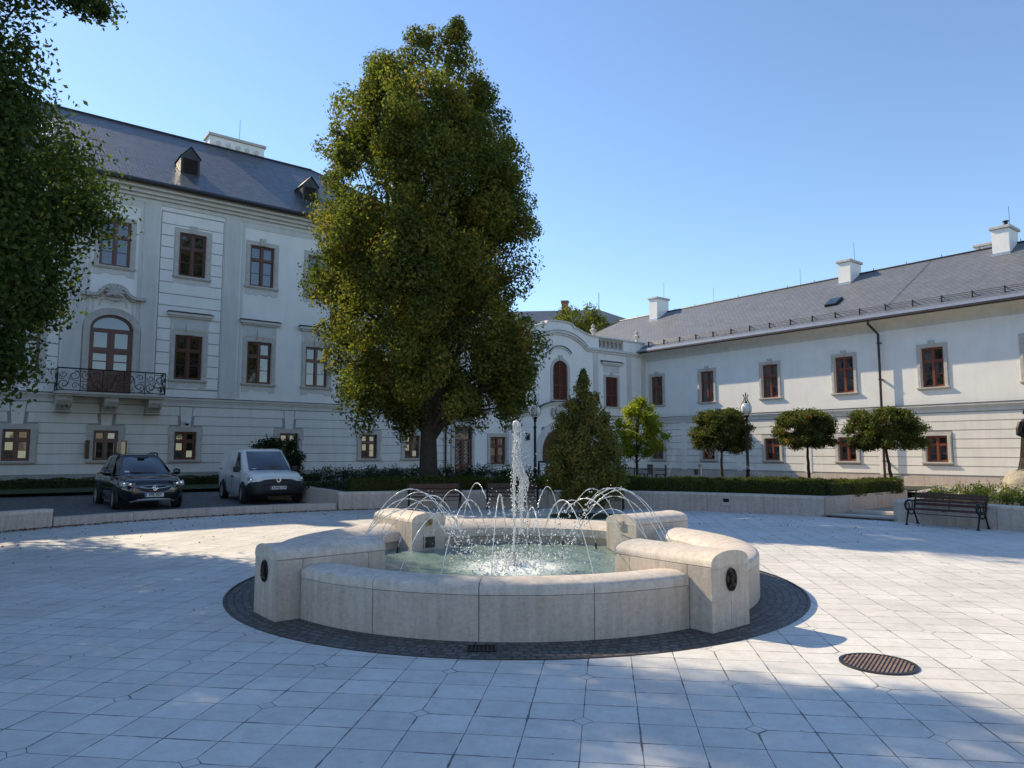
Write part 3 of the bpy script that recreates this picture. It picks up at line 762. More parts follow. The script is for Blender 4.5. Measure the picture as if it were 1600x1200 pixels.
# the balcony itself
bal = MB(); bal.box(-36.55,-32.42,-1.02,.0,4.10,4.20); bal.box(-36.48,-32.49,-.95,.0,4.02,4.10)
balc = bal.build('balcony', M['stone'], pal, bevel=.01)
for x in (-36.2,-34.5,-32.8):
    b = MB(); b.prism([(0,0)]*0 or [(-.02,3.42),(-.02,4.02),(.80,4.02),(.84,3.86),(.72,3.66),(.52,3.60),(.40,3.46)], x-.27, x+.27)
    b.v = [(y, -xx, z) for xx, y, z in [(v[0],v[1],v[2]) for v in b.v]]
    for k in (-.18,0,.18): b.tube([(x+k,-.46,3.56),(x+k,-.66,3.66),(x+k,-.80,3.84)], .05, 6)
    b.box(x-.32,x+.32,-.5,-.0,3.38,3.43)
    b.build('bracket', M['stone'], balc)
rl = MB()
def railing(mb, fx, L, z0, h):
    """wrought-iron scrollwork; fx(u,z) -> point"""
    mb.tube([fx(0,z0+h),fx(L,z0+h)], .028, 6); mb.tube([fx(0,z0+.05),fx(L,z0+.05)], .018, 6)
    k = max(1, round(L/.85)); w = L/k
    for i in range(k+1): mb.tube([fx(i*w,z0),fx(i*w,z0+h)], .018, 6)
    def spiral(cx, cz, r, turns, st, sg, th=.013):
        n = int(16*turns); pts = []
        for j in range(n+1):
            a = st+sg*2*PI*turns*j/n; rr = r*(1-.8*j/n); pts.append(fx(cx+rr*math.cos(a), cz+rr*math.sin(a)))
        mb.tube(pts, [th*(1.25-.4*j/n) for j in range(n+1)], 5)
    for i in range(k):
        x = i*w; sg = 1 if i % 2 else -1; c = x+w/2
        spiral(c-sg*w*.22, z0+h*.70, h*.22, 1.4, PI*.5, sg); spiral(c+sg*w*.22, z0+h*.30, h*.22, 1.4, -PI*.5, sg)
        spiral(c+sg*w*.25, z0+h*.74, h*.15, 1.2, PI, -sg); spiral(c-sg*w*.27, z0+h*.25, h*.15, 1.2, 0, -sg)
        mb.tube([fx(c-sg*w*.42,z0+h*.92),fx(c-sg*w*.06,z0+h*.72),fx(c+sg*w*.05,z0+h*.30),fx(c+sg*w*.42,z0+h*.09)], .014, 5)
        mb.tube([fx(c-sg*w*.44,z0+h*.45),fx(c-sg*w*.2,z0+h*.48),fx(c-sg*w*.02,z0+h*.55)], .012, 5); mb.tube([fx(c+sg*w*.44,z0+h*.55),fx(c+sg*w*.2,z0+h*.52)], .012, 5)
railing(rl, lambda u,z: (-36.5+u,-.96,z), 4.03, 4.2, .95); railing(rl, lambda u,z: (-36.5,-.96+u,z), .95, 4.2, .95); railing(rl, lambda u,z: (-32.47,-.96+u,z), .95, 4.2, .95)
rl.build('railing', M['iron'], balc, True)
# door in the ground floor
m = MB(); xd = -16.0
for sx in (-1,1): m.box(xd+sx*.62-(.08 if sx>0 else 0),xd+sx*.62+(0 if sx>0 else .08),.08,.18,.1,3.2); 
m.box(xd-.54,xd+.54,.08,.18,3.10,3.2); m.box(xd-.54,xd+.54,.08,.18,2.35,2.45); m.box(xd-.04,xd+.04,.07,.18,.1,2.35)
for sx in (-1,1):
    xa, xb = sorted((xd+sx*.04,xd+sx*.54)); m.box(xa,xb,.10,.17,.1,.95); m.box(xa+.1,xb-.1,.085,.10,.2,.85)
    m.box(xa,xa+.07,.09,.17,.95,2.35); m.box(xb-.07,xb,.09,.17,.95,2.35)
pd = m.build('entrance_door', M['wood'], pal)
m = MB(); m.quad((xd-.6,.175,.9),(xd+.6,.175,.9),(xd+.6,.175,3.15),(xd-.6,.175,3.15)); m.build('pane', M['glass'], pd)
m = MB()
for sx in (-1,1):
    c = xd+sx*.29
    for i in range(6):
        z = 1.0+i*.22
        m.tube([(c-.16,.12,z),(c+.16,.12,z+.22)], .010, 5); m.tube([(c+.16,.12,z),(c-.16,.12,z+.22)], .010, 5)
m.build('lattice', M['zinc'], pd)
m = MB(); m.box(xd-.85,xd-.62,-.04,.012,.1,3.2); m.box(xd+.62,xd+.79,-.04,.012,.1,3.2); m.box(xd-.85,xd+.79,-.04,.012,3.2,3.45); m.build('surround', M['stone'], pd)
MB().tube([(-17.3,-.12,.3),(-17.3,-.12,13.5)], .06, 8).build('downpipe', M['gutter'], pal, True)
cams = thing('security_camera', 'small white dome security camera on the palace wall above a ground floor window', 'camera', (K[0]+math.cos(RZL)*-31.33, K[1]+math.sin(RZL)*-31.33, 3.05), RZL)
m = MB(); m.box(-.06,.06,-.18,.0,-.02,.10); m.lathe([(.10,-.02),(.12,.03),(.10,.10),(.04,.12)], 14, (0,-.22,-.02)); m.build('housing', M['white_plastic'], cams, True)
MB().lathe([(.02,-.13),(.07,-.10),(.09,-.04),(.09,-.015)], 14, (0,-.22,-.02)).build('dome', M['car_glass'], cams, True)

# ------------------------------------------------------------------ the gate wing in the middle
gate = thing('gate_wing', 'white baroque gate building with arched portal and balustrade between the two wings', 'building', K, RZL)
gc = -8.33
og = [(gc-.65,gc+.65,5.1,7.72),(-4.12,-2.92,4.84,6.92),(gc*2+2.92,gc*2+4.12,4.84,6.92),(gc-1.62,gc+1.62,.0,3.3),(-14.05,-12.85,.95,2.62)]
m = MB(); facade(m, -15.2, 0, -.4, 8.72, og, 0, .35); m.quad((0,0,-.4),(0,6,-.4),(0,6,8.72),(0,0,8.72))
# raised head wall over the gate
def par(x):
    d = abs(x-gc)
    if d < 1.2: return 10.33-.10*(d/1.2)**2
    if d < 1.55: return 10.0
    if d < 3.62: 
        t = (d-1.55)/2.07; return 9.62+.38*(1-t)**2.2
    return 9.62
pts = [(x,par(x)) for x in [gc-3.62+7.24*i/60 for i in range(61)]]
m.prism([(gc-3.62,8.72)]+[(gc+3.62,8.72)]+pts[::-1], 0.0, .5)
wl = m.build('wall', M['plaster'], gate)
m = MB(); m.strip(pts, .09, -.10, .6); m.box(gc-6.1-.0,gc-3.62,-.08,.58,9.62,9.72); m.box(gc+3.62,gc+6.1,-.08,.58,9.62,9.72); m.box(-2.25,-.02,-.08,.58,9.60,9.70); m.box(-15.2,gc*2+2.25,-.08,.58,9.6,9.7); m.build('coping', M['trim'], gate)
MB().box(-2.24,-.05,.02,.5,8.72,9.6).build('parapet', M['plaster'], gate); MB().box(-15.2,gc*2+2.24,.02,.5,8.72,9.6).build('parapet', M['plaster'], gate)
def gcorn(x):
    d = abs(x-gc); return 8.72+.85*max(0,1-(d/2.3)**2)**.8
arcp = [(x,gcorn(x)) for x in [gc-2.4+4.8*i/40 for i in range(41)]]
m = MB()
m.strip(arcp, .16, -.20, .012); m.strip([(x,z-.13) for x,z in arcp], .13, -.11, .012)
for a, b in ((-15.2,gc-2.4),(gc+2.4,.0)): courses(m, a, b, [(8.55,8.70,.11),(8.70,8.86,.22)])
m.strip(quarter(gc,8.02,.98,R_(15),R_(165),16,.62), .08, -.10, .012)
m.build('cornice', M['trim'], gate)
m = MB(); m.strip([(x,z+.162) for x,z in arcp], .02, -.23, .012)
m.strip([(p[0],p[1]+.085) for p in quarter(gc,8.02,1.0,R_(15),R_(165),16,.62)], .02, -.13, .012); m.build('cornice_flashing', M['dark_metal'], gate)
for sx in (-1,1):                                        # pierced balustrades
    xa = gc+sx*3.62; xb = gc+sx*6.08; xa, xb = min(xa,xb), max(xa,xb)
    m = MB(); m.box(xa,xb,.10,.42,8.86,8.98); m.box(xa,xb,.10,.42,9.50,9.62); n = 6
    for i in range(n): 
        x = xa+(xb-xa)*(i+.5)/n
        m.strip([(x+.17*math.cos(2*PI*k/18), 9.24+.24*math.sin(2*PI*k/18)) for k in range(19)], -.045, .14, .38)
        m.box(xa+(xb-xa)*i/n-.045,xa+(xb-xa)*i/n+.045,.16,.36,8.98,9.5)
    m.quad((xa,.34,8.9),(xb,.34,8.9),(xb,.34,9.6),(xa,.34,9.6))
    m.build('balustrade', M['stone'], gate)
for x in (-5.0+0.0,-.55,gc*2+5.0,gc*2+.55):
    MB().lathe([(.16,0),(.20,.04),(.12,.10),(.09,.20),(.22,.38),(.25,.46),(.15,.54),(.08,.60),(.14,.68),(.15,.74),(.05,.84),(.02,.92)], 16, (x,.25,9.70)).build('urn', M['stone'], gate, True, 50)
for sx in (-1,1):
    x = gc+sx*1.38; m = MB()
    pts_ = [(x+sx*(.16-.13*k/20)*math.cos(2*PI*1.5*k/20), 10.05+(.16-.13*k/20)*math.sin(2*PI*1.5*k/20)) for k in range(21)]
    m.tube([(p[0],.1,p[1]) for p in pts_], .07, 6); m.box(x-.16,x+.16,0.02,.3,9.72,9.95); m.build('scroll', M['stone'], gate, True)
for a, b in ((-12.0,-11.35),(gc+3.02,gc+3.5),(-1.95,-1.5),(-.45,-.0),(gc-3.5,gc-3.02)): MB().box(a,b,-.05,.012,4.3,8.55).build('pilaster', M['trim'], gate)
m = MB(); bands(m, -15.2, gc-2.25, .7, 3.9, .45, .03, [(-14.4,-12.5,.7,2.95)], 0, .025); m.build('rusticated_band', M['plaster'], gate); m = MB(); bands(m, gc+2.25, 0, .7, 3.9, .45, .03, [], 0, .025); m.build('rusticated_band', M['plaster'], gate)
def stc(x):
    d = abs(x-gc); return 4.08+.80*max(0,1-(d/2.25)**2)**.62
sp = [(x,stc(x)) for x in [gc-2.3+4.6*i/40 for i in range(41)]]
m = MB(); m.strip(sp, .10, -.26, .012); m.strip([(x,z-.12) for x,z in sp], .12, -.14, .012); 
for a, b in ((-15.2,gc-2.3),(gc+2.3,0)): courses(m, a, b, [(3.95,4.07,.08),(4.07,4.17,.15)])
m.build('string_course', M['trim'], gate)
m = MB(); m.strip([(x,z+.10) for x,z in sp], .05, -.30, .012); m.box(-15.2,gc-2.3,-.18,.012,4.172,4.21); m.box(gc+2.3,0,-.18,.012,4.172,4.21); m.build('course_flashing', M['dark_metal'], gate)
def shutter_window(x, zb, w, h, arched):
    m = MB(); hh = h-(w/2*.9 if arched else 0)
    n = int(h/.085)
    for sx in (-1,1):
        xa, xb = sorted((x+sx*.02,x+sx*(w/2-.02)))
        for k in range(n):
            z = zb+.06+k*.085
            lim = 1e9
            if arched and z > zb+hh:
                q = 1-((z-zb-hh)/(w/2*.9))**2; lim = max(.05,(w/2-.05)*math.sqrt(max(0,q)))
            x0_, x1_ = (max(xa,x-lim),min(xb,x+lim))
            if x1_-x0_ > .03: m.add([(x0_,.10,z),(x1_,.10,z),(x1_,.06,z+.07),(x0_,.06,z+.07)],[(0,1,2,3)])
    m.box(x-.035,x+.035,.04,.10,zb,zb+h-.05)
    for zz in (zb,zb+h*.36): m.box(x-w/2+.02,x+w/2-.02,.045,.11,zz,zz+.08)
    for sx in (-1,1): m.box(x+sx*(w/2)-(.06 if sx>0 else 0),x+sx*(w/2)+(0 if sx>0 else .06),.045,.11,zb,zb+hh)
    f = m.build('window_shutter', M['shutter'], gate)
    b = MB(); b.quad((x-w/2,.12,zb),(x+w/2,.12,zb),(x+w/2,.12,zb+h),(x-w/2,.12,zb+h)); b.build('backing', M['dark'], f)
    s = MB()
    if arched:
        for sx in (-1,1): s.box(x+sx*w/2-(0 if sx>0 else .2),x+sx*w/2+(.2 if sx>0 else 0),-.05,.012,zb,zb+hh)
        ou, inn = quarter(x,zb+hh,w/2+.2,0,PI,18,w/2*.9+.2), quarter(x,zb+hh,w/2,0,PI,18,w/2*.9)
        for i in range(18): s.prism([inn[i],ou[i],ou[i+1],inn[i+1]], -.05, .03)
        # wall fill between arch ring and square head
        s.prism([(x-.13,zb+h+.0),(x+.13,zb+h),(x+.16,zb+h+.36),(x-.16,zb+h+.36)], -.10,.012)
        s.build('surround', M['stone'], f)
        q = MB()
        for sx in (-1,1): q.add([(x+sx*w/2,.004,zb+h)]+[(x+sx*abs(p[0]-x),.004,p[1]) for p in inn[:10]],[list(range(11))])
        q.build('spandrel', M['plaster'], f)
    else:
        s.box(x-w/2-.18,x-w/2,-.05,.012,zb,zb+h); s.box(x+w/2,x+w/2+.18,-.05,.012,zb,zb+h); s.box(x-w/2-.18,x+w/2+.18,-.05,.012,zb+h,zb+h+.18); s.prism([(x-.1,zb+h),(x+.1,zb+h),(x+.13,zb+h+.32),(x-.13,zb+h+.32)],-.09,.012)
        s.build('surround', M['stone'], f)
        p = MB(); p.box(x-.95,x+.95,-.16,.012,zb+h+.82,zb+h+.9); p.box(x-1.05,x+1.05,-.24,.012,zb+h+.9,zb+h+1.02); p.box(x-w/2-.2,x+w/2+.2,-.03,.012,zb+h+.3,zb+h+.82); p.build('pediment', M['trim'], f)
        q = MB().add([(x-1.1,-.28,zb+h+1.022),(x+1.1,-.28,zb+h+1.022),(x+1.1,.01,zb+h+1.022),(x-1.1,.01,zb+h+1.022),(x-.95,-.1,zb+h+1.14),(x+.95,-.1,zb+h+1.14),(x+1.0,.01,zb+h+1.16),(x-1.0,.01,zb+h+1.16)],[(0,3,2,1),(4,5,6,7),(0,1,5,4),(1,2,6,5),(2,3,7,6),(3,0,4,7)])
        q.build('flashing', M['dark_metal'], f)
    MB().box(x-w/2-.25,x+w/2+.25,-.12,.02,zb-.1,zb).build('sill', M['stone'], f)
shutter_window(gc, 5.1, 1.3, 2.62, True); shutter_window(-3.52, 4.84, 1.2, 2.08, False); shutter_window(gc*2+3.52, 4.84, 1.2, 2.08, False)
window(gate, -13.45, .95, 1.2, 1.67, key=False, sw=.22)
# portal
m = MB()
for i in range(13): 
    x = gc-1.62+3.24*i/13; m.box(x+.006,x+3.24/13-.006,.22,.27,0,3.3)
m.box(gc-.03,gc+.03,.17,.24,0,3.25)
gd = m.build('gate_door', M['shutter'], gate)
MB().add([(gc-1.7,.272,0),(gc+1.7,.272,0),(gc+1.7,.272,3.35),(gc-1.7,.272,3.35)],[(0,1,2,3)]).build('backing', M['dark'], gd)
m = MB(); inn = quarter(gc,1.75,1.6,0,PI,24,1.5); ou = quarter(gc,1.75,2.1,0,PI,24,2.02)
for i in range(24): m.prism([inn[i],ou[i],ou[i+1],inn[i+1]], -.06 if i%2 else -.05, .2)
for sx in (-1,1): m.box(gc+sx*1.6-(0 if sx>0 else .5),gc+sx*1.6+(.5 if sx>0 else 0),-.05,.2,0,1.75)
m.build('portal_arch', M['trim'], gate)
m = MB()                                                 # carved coat of arms over the portal
m.prism([(gc-.42,3.95),(gc-.5,4.3),(gc-.42,4.62),(gc,4.70),(gc+.42,4.62),(gc+.5,4.3),(gc+.42,3.95),(gc,3.68)], -.20, .0)
m.prism([(gc-.25,4.0),(gc-.3,4.35),(gc,4.45),(gc+.3,4.35),(gc+.25,4.0),(gc,3.82)], -.27, -.18)
for sx in (-1,1):
    m.tube([(gc+sx*.45,-.15,4.55),(gc+sx*.72,-.15,4.5),(gc+sx*.78,-.15,4.2),(gc+sx*.6,-.15,3.95),(gc+sx*.35,-.15,3.8)], [.05,.09,.1,.08,.04], 8); m.lathe([(.02,-.12),(.10,-.06),(.1,.05)], 10, (gc+sx*.62,-.15,4.02), 'y')
m.lathe([(.05,4.66),(.16,4.72),(.13,4.84),(.03,4.90)], 12, (gc,-.12,0)); m.build('coat_of_arms', M['stone'], gate, True, 50)
m = MB(); m.box(-15.2,gc-2.1,-.04,.02,-.4,.55); m.box(gc+2.1,0,-.04,.02,-.4,.55); m.build('plinth', M['plinth'], gate)
m = MB(); m.box(gc-3.0,gc-2.82,-.28,-.08,2.45,2.85); m.box(gc-2.93,gc-2.89,-.2,-.0,2.85,2.9); m.build('wall_lantern', M['iron'], gate)
roof('roof', [[(-15.2,.45,8.75),(0,.45,8.75),(0,6,8.7),(-15.2,6,8.7)]], M['slate_grey'], gate)

# ------------------------------------------------------------------ the right wing
wing = thing('right_wing', 'long white two storey wing on the right with grey slate roof and brown windows', 'building', K, RZR)
Y0, Y1 = -13.5, 34.0
cols = [1.11,5.46,10.18,14.87,19.52,24.1,28.7,32.6]
WR, HR = 1.08, 2.06
opsR = [(x-WR/2,x+WR/2,5.04,5.04+HR) for x in cols]
opsRG = [(x-.5,x+.5,1.2,2.54) for x in cols]
m = MB(); facade(m, 0, Y1, 4.0, 8.9, opsR, 0, .34); m.quad((Y1,0,-.5),(Y1,12,-.5),(Y1,12,8.9),(Y1,0,8.9)); m.quad((Y0,0,4),(Y0,12,4),(Y0,12,8.9),(Y0,0,8.9)); m.quad((Y0,12,-.5),(Y1,12,-.5),(Y1,12,8.9),(Y0,12,8.9)); m.quad((Y0,0,4),(0,0,4),(0,0,8.9),(Y0,0,8.9))
m.build('wall', M['plaster'], wing)
m = MB(); facade(m, 0, Y1, -.5, 4.0, opsRG, .03, .32); m.build('ground_floor_wall', M['groove'], wing)
m = MB(); so = [(x-.5-.24,x+.5+.24,1.08,2.54+.2) for x in cols]
divs = [0,3.2,3.75,7.6,8.15,12.5,16.55,17.15,34.0]
bands(m, 0, Y1, .55, 3.7, .45, .036, so, .03, .03, [])
m.build('rusticated_band', M['plaster_low'], wing)
for a, b in ((3.2,3.6),(7.6,8.0),(12.3,12.7),(16.62,16.80)): MB().box(a,b,-.025,.04,.5,3.75).build('pilaster', M['plaster_low'], wing)
m = MB()
for i in range(60): 
    x = i*.57
    if x+.565 < Y1: m.box(x+.004,x+.566,-.05,.04,-.5,.46)
m.build('plinth', M['lime_wall'], wing)
m = MB(); courses(m, 0, Y1, [(3.72,3.92,.04),(3.92,4.03,.10),(4.03,4.12,.17)]); m.build('string_course', M['trim'], wing)
m = MB(); m.box(0,Y1,-.19,.012,4.122,4.15); m.build('course_flashing', M['gutter'], wing)
# coved eaves
m = MB(); prof = [(0,8.25)]+[(-.72*(1-math.cos(t)),8.25+.50*math.sin(t)) for t in [PI/2*i/8 for i in range(1,9)]]+[(-.78,8.80),(0,8.80)]
n = len(prof)
m.add([(0,p[0],p[1]) for p in prof]+[(Y1,p[0],p[1]) for p in prof],[(i,(i+1)%n,n+(i+1)%n,n+i) for i in range(n)]+[list(range(n)),list(range(2*n-1,n-1,-1))])
m.build('cornice', M['trim'], wing, True)
OV = .92
m = MB(); m.tube([(-.1,-OV,8.84),(Y1+.5,-OV,8.84)], .075, 10); m.build('gutter', M['gutter'], wing, True)
sl_ = .614; zr = 8.92+(6+OV)*sl_
rfw = roof('roof', [[(Y0-OV,-OV,8.92),(Y1,-OV,8.92),(Y1,6,zr),(-8.1,6,zr)],[(Y0-OV,12+OV,8.92),(Y0-OV,-OV,8.92),(-8.1,6,zr)],[(Y1,12+OV,8.92),(Y0-OV,12+OV,8.92),(-8.1,6,zr),(Y1,6,zr)]], M['slate_grey'], wing)
m = MB(); m.add([(-.2,-OV-.02,8.935),(Y1,-OV-.02,8.935),(Y1,-OV+.34,8.94+.36*sl_),(-.2,-OV+.34,8.94+.36*sl_)],[(0,1,2,3)]); m.build('eaves_flashing', M['zinc'], rfw)
m = MB(); m.tube([(-8.1,6,zr+.02),(Y1,6,zr+.02)], .07, 8); m.tube([(-8.1,6,zr),(Y0-OV,-OV,8.93)], .05, 6)
for i in range(20): m.tube([(-6+2.0*i,6,zr),(-6+2.0*i,6,zr+.22)], .02, 5)
m.build('ridge_cap', M['dark_metal'], rfw, True)
m = MB()
yg = .35-OV; zg = 8.92+.35*sl_
for k in (.10,.19,.28): m.tube([(0,yg+.35,zg+.22+k),(Y1,yg+.35,zg+.22+k)], .012, 5)
for i in range(25):
    x = .6+i*1.4; m.box(x-.02,x+.02,yg+.30,yg+.40,zg+.15,zg+.56); m.tube([(x,yg+.38,zg+.52),(x,yg+.75,zg+.46)], .02, 5)
m.build('snow_guard', M['dark_metal'], rfw)
def rz(y): return 8.92+(y+OV)*sl_
for x0, x1, top in ((-3.62,-2.80,14.3),(12.33,13.12,13.98),(21.01,21.83,14.0)):
    c = chimney(rfw, x0, x1, 4.75, 6.2, 11.6, top)
    MB().box(x0-.04,x1+.04,4.70,4.76,12.2,12.52).build('flashing', M['zinc'], c)
    MB().tube([(x1-.3,6.0,top),(x1-.3,6.0,top+1.35)], .012, 5).build('lightning_rod', M['dark_metal'], c)
m = MB().lathe([(.12,0),(.12,.28),(.09,.30),(.09,.36),(.16,.38),(.16,.42)], 12, (21.5,5.5,14.0)); m.build('flue_pipe', M['iron'], c, True)
chimney(rfw, 19.3, 20.1, 7.4, 8.2, 11.8, 13.9)
for x in (1.8,9.0,): MB().tube([(x,6,zr),(x,6,zr+1.2)], .011, 5).build('lightning_rod', M['dark_metal'], rfw)
m = MB(); m.tube([(17.3,yg+.5,zg+.35),(17.5,5.9,zr-.03)], .010, 5); m.build('earth_cable', M['dark_metal'], rfw)
def skylight(x, y):
    nrm = Matrix.Rotation(math.atan(sl_),4,'X'); T = Matrix.Translation((x,y,rz(y)))
    s = MB(); s.box(-.36,.36,-.5,.5,.0,.14); s.xform(T@nrm); a = s.build('skylight', M['dark_metal'], rfw)
    g = MB(); g.box(-.30,.30,-.43,.43,.141,.15); g.xform(T@nrm); g.build('pane', M['glass'], a)
skylight(13.4, 2.0); skylight(-4.0, .2)
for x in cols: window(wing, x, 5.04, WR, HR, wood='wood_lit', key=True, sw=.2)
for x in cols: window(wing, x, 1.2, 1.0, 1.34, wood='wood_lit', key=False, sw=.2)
m = MB(); m.tube([(16.75,-OV,8.80),(16.75,-OV,8.62),(16.85,-.55,8.35),(16.95,-.24,8.1),(16.95,-.24,.1)], .065, 10)
for z in (7.6,5.6,3.2,1.2): m.box(16.87,17.03,-.31,.0,z,z+.05)
m.build('downpipe', M['gutter'], wing, True)

# ------------------------------------------------------------------ trees
def tree(name, label, cat, loc, trunk_r, fork_h, clumps, leafm, per, size, seed, tbase=.42, group=None, limbs=40, shell=.45, up=0, trunk_top=None, lean=(0,0), tvar=.2, lo=.75, out=1.0, aspect=.62, bark=None, clump_t=.14):
    global rng
    rng = np.random.default_rng(seed); rr = random.Random(seed)
    t = thing(name, label, cat, loc, 0, group)
    cent = np.array([c[0] for c in clumps]); rad = np.array([c[1] for c in clumps])
    m = MB()
    top = trunk_top or fork_h
    tp = []; n = 9
    for i in range(n+1):
        h = top*i/n; k = i/n
        tp.append((lean[0]*k+rr.uniform(-.02,.02)*min(1,i), lean[1]*k+rr.uniform(-.02,.02)*min(1,i), h-.1))
    fr = [trunk_r*(1.25 if i == 0 else 1.08 if i == 1 else 1-.55*max(0,(top*i/n-fork_h*.5)/top)) for i in range(n+1)]
    m.tube(tp, fr, 12)
    idx = list(range(len(cent))); rr.shuffle(idx)
    for i in idx[:limbs]:
        c = Vector(cent[i]); h0 = min(top, max(fork_h*lo, rr.uniform(fork_h*lo, max(fork_h*.9, min(top, c.z*.8)))))
        k = h0/top; s = Vector((lean[0]*k, lean[1]*k, h0-.1)); L = (c-s).length
        mid = s.lerp(c,.45)+Vector((rr.uniform(-.1,.1)*L*.4,rr.uniform(-.1,.1)*L*.4,L*.08))
        r0 = trunk_r*(.42 if L > 2 else .3)*rr.uniform(.7,1.0)
        m.tube([s, s.lerp(mid,.5)+Vector((0,0,L*.02)), mid, mid.lerp(c,.5), c], [r0,r0*.8,r0*.55,r0*.35,r0*.12], 6)
    m.build('trunk', bark or M['bark'], t, True, 60)
    P, Nn, T = clump_leaves(cent, rad, per, shell, tvar, tbase, out=out, clump_t=clump_t)
    me = leaf_mesh('crown', P, Nn, T, size, leafm, aspect, up=up)
    link('crown', me, t)
    return t
def profile_clumps(prof, n, rr, cr, seed, inner=.35, depth=1.0, ysc=1.0, vert=1.3, jit=.0):
    """clump centres filling a crown whose outline is prof = [(z, left, right)] about the trunk axis"""
    g = random.Random(seed); out = []
    zs = [p[0] for p in prof]
    def at(z):
        for a, b in zip(prof[:-1], prof[1:]):
            if a[0] <= z <= b[0]:
                k = (z-a[0])/(b[0]-a[0]+1e-9); return a[1]+(b[1]-a[1])*k, a[2]+(b[2]-a[2])*k
        return prof[-1][1:]
    wmax = max(p[2]-p[1] for p in prof)
    while len(out) < n:
        z = g.uniform(zs[0], zs[-1]); l, r = at(z); cx = (l+r)/2; hw = (r-l)/2
        if g.random() > (hw*2/wmax)**1.2+.05: continue
        a = g.uniform(0, 2*PI); q = g.uniform(inner**3, 1)**(1/3)
        c = cr*g.uniform(.7,1.25)*min(1, .45+hw/ (wmax/2)*.6)
        c *= 1+g.uniform(-1,1)*jit*1.3; e = max(0, hw-c*.62+g.uniform(-1,1)*jit)
        out.append(((cx+math.cos(a)*q*e, math.sin(a)*q*e*ysc, z),(c,c,c*vert)))
    return out
# the big oak
OX, OY, OZ = -2.81, 24.0, .45
oakp = [(2.75,-.9,1.7),(3.0,-1.75,2.8),(3.5,-2.6,3.25),(4.02,-3.4,3.7),(6.22,-4.65,3.95),(8.46,-4.55,4.1),(10.7,-4.05,3.85),(11.7,-3.95,3.2),(13.05,-3.5,2.6),(14.5,-2.5,2.0)]
oakp = [(z-OZ,l,r) for z,l,r in oakp]
gb = random.Random(23); cl = []
for bc, br_ in profile_clumps(oakp, 185, None, 1.0, 5, .62, vert=1.5, jit=.18):      # upright boughs, each a plume of leaf clusters
    for k in range(6):
        u = Vector((gb.gauss(0,1),gb.gauss(0,1),gb.gauss(0,1))).normalized()*gb.uniform(.35,.72)
        s_ = br_[0]*gb.uniform(.38,.56); cl.append(((bc[0]+u.x*br_[0],bc[1]+u.y*br_[1],bc[2]+u.z*br_[2]),(s_,s_,s_*1.2)))
cl += profile_clumps([(z,l*.62,r*.62) for z,l,r in oakp], 90, None, .8, 6, .3, vert=1.5)
g5 = random.Random(55)
for zt, x0, x1, w in ((16.75,-.75,-.05,.42),(16.2,-.95,0,.52),(15.6,-1.5,-.2,.6),(15.0,-2.0,-.2,.7),(17.1,.75,.95,.36),(16.7,.5,1.05,.42),(16.1,.4,1.15,.52),(15.4,.4,1.4,.65),(14.8,.3,1.7,.75)):
    for k in range(4):
        cl.append(((x0+(x1-x0)*k/3, g5.uniform(-.5,.5)*w, zt-OZ-g5.uniform(0,.25)-.2),(w*.72,w*.8,w*.9)))
for px_, z_ in ((-2.1,15.3),(-3.75,12.3),(3.3,10.4),(2.9,3.2),(3.3,3.5),(2.75,2.75)): cl.append(((px_,g5.uniform(-.4,.4),z_-OZ),(.42,.42,.42)))
tree('oak_tree', 'very tall bushy upright oak with yellowing leaves behind the fountain', 'tree', (OX,OY,OZ), .275, 2.0, cl, M['leaf_oak'], 235, .11, 21, .52, limbs=90, trunk_top=10.0, shell=.6, out=1.7, up=.25, clump_t=.2)
# dark tree cut by the left edge of the picture
lp = [(3.2,-2.9,2.5),(3.7,-3.4,3.0),(4.4,-3.7,3.2),(5.6,-3.9,3.55),(7.0,-3.9,4.4),(8.2,-3.7,3.8),(9.0,-3.5,2.8),(9.6,-3.3,2.5),(10.6,-2.8,2.2),(12.2,-2.9,2.7),(14.0,-2.5,2.5),(15.6,-.9,1.0)]
lp = [(z-.3,l,r) for z,l,r in lp]
lcl = profile_clumps([p for p in lp if p[0] < 10.5], 330, None, .85, 8, .3, vert=1.1)+profile_clumps([p for p in lp if p[0] > 10], 52, None, .8, 9, .3)+[((x_,y_,z_),(.7,.7,.7)) for x_,y_,z_ in ((2.1,-.4,8.9),(2.2,.5,9.4),(1.9,-.2,9.9),(2.3,.1,10.3),(1.6,-.8,9.3),(2.6,.2,10.6))]+[((4.05,0,9.95),(.5,.4,.3)),((3.6,.1,10.2),(.5,.4,.3)),((3.1,0,10.4),(.5,.5,.4))]
tree('deciduous_tree', 'dark green tree with a broad crown cut off by the left edge of the picture', 'tree', (-12.05,13.0,.3), .26, 2.6, lcl, M['leaf_dark'], 400, .11, 31, .42, limbs=70, trunk_top=9, shell=.2)
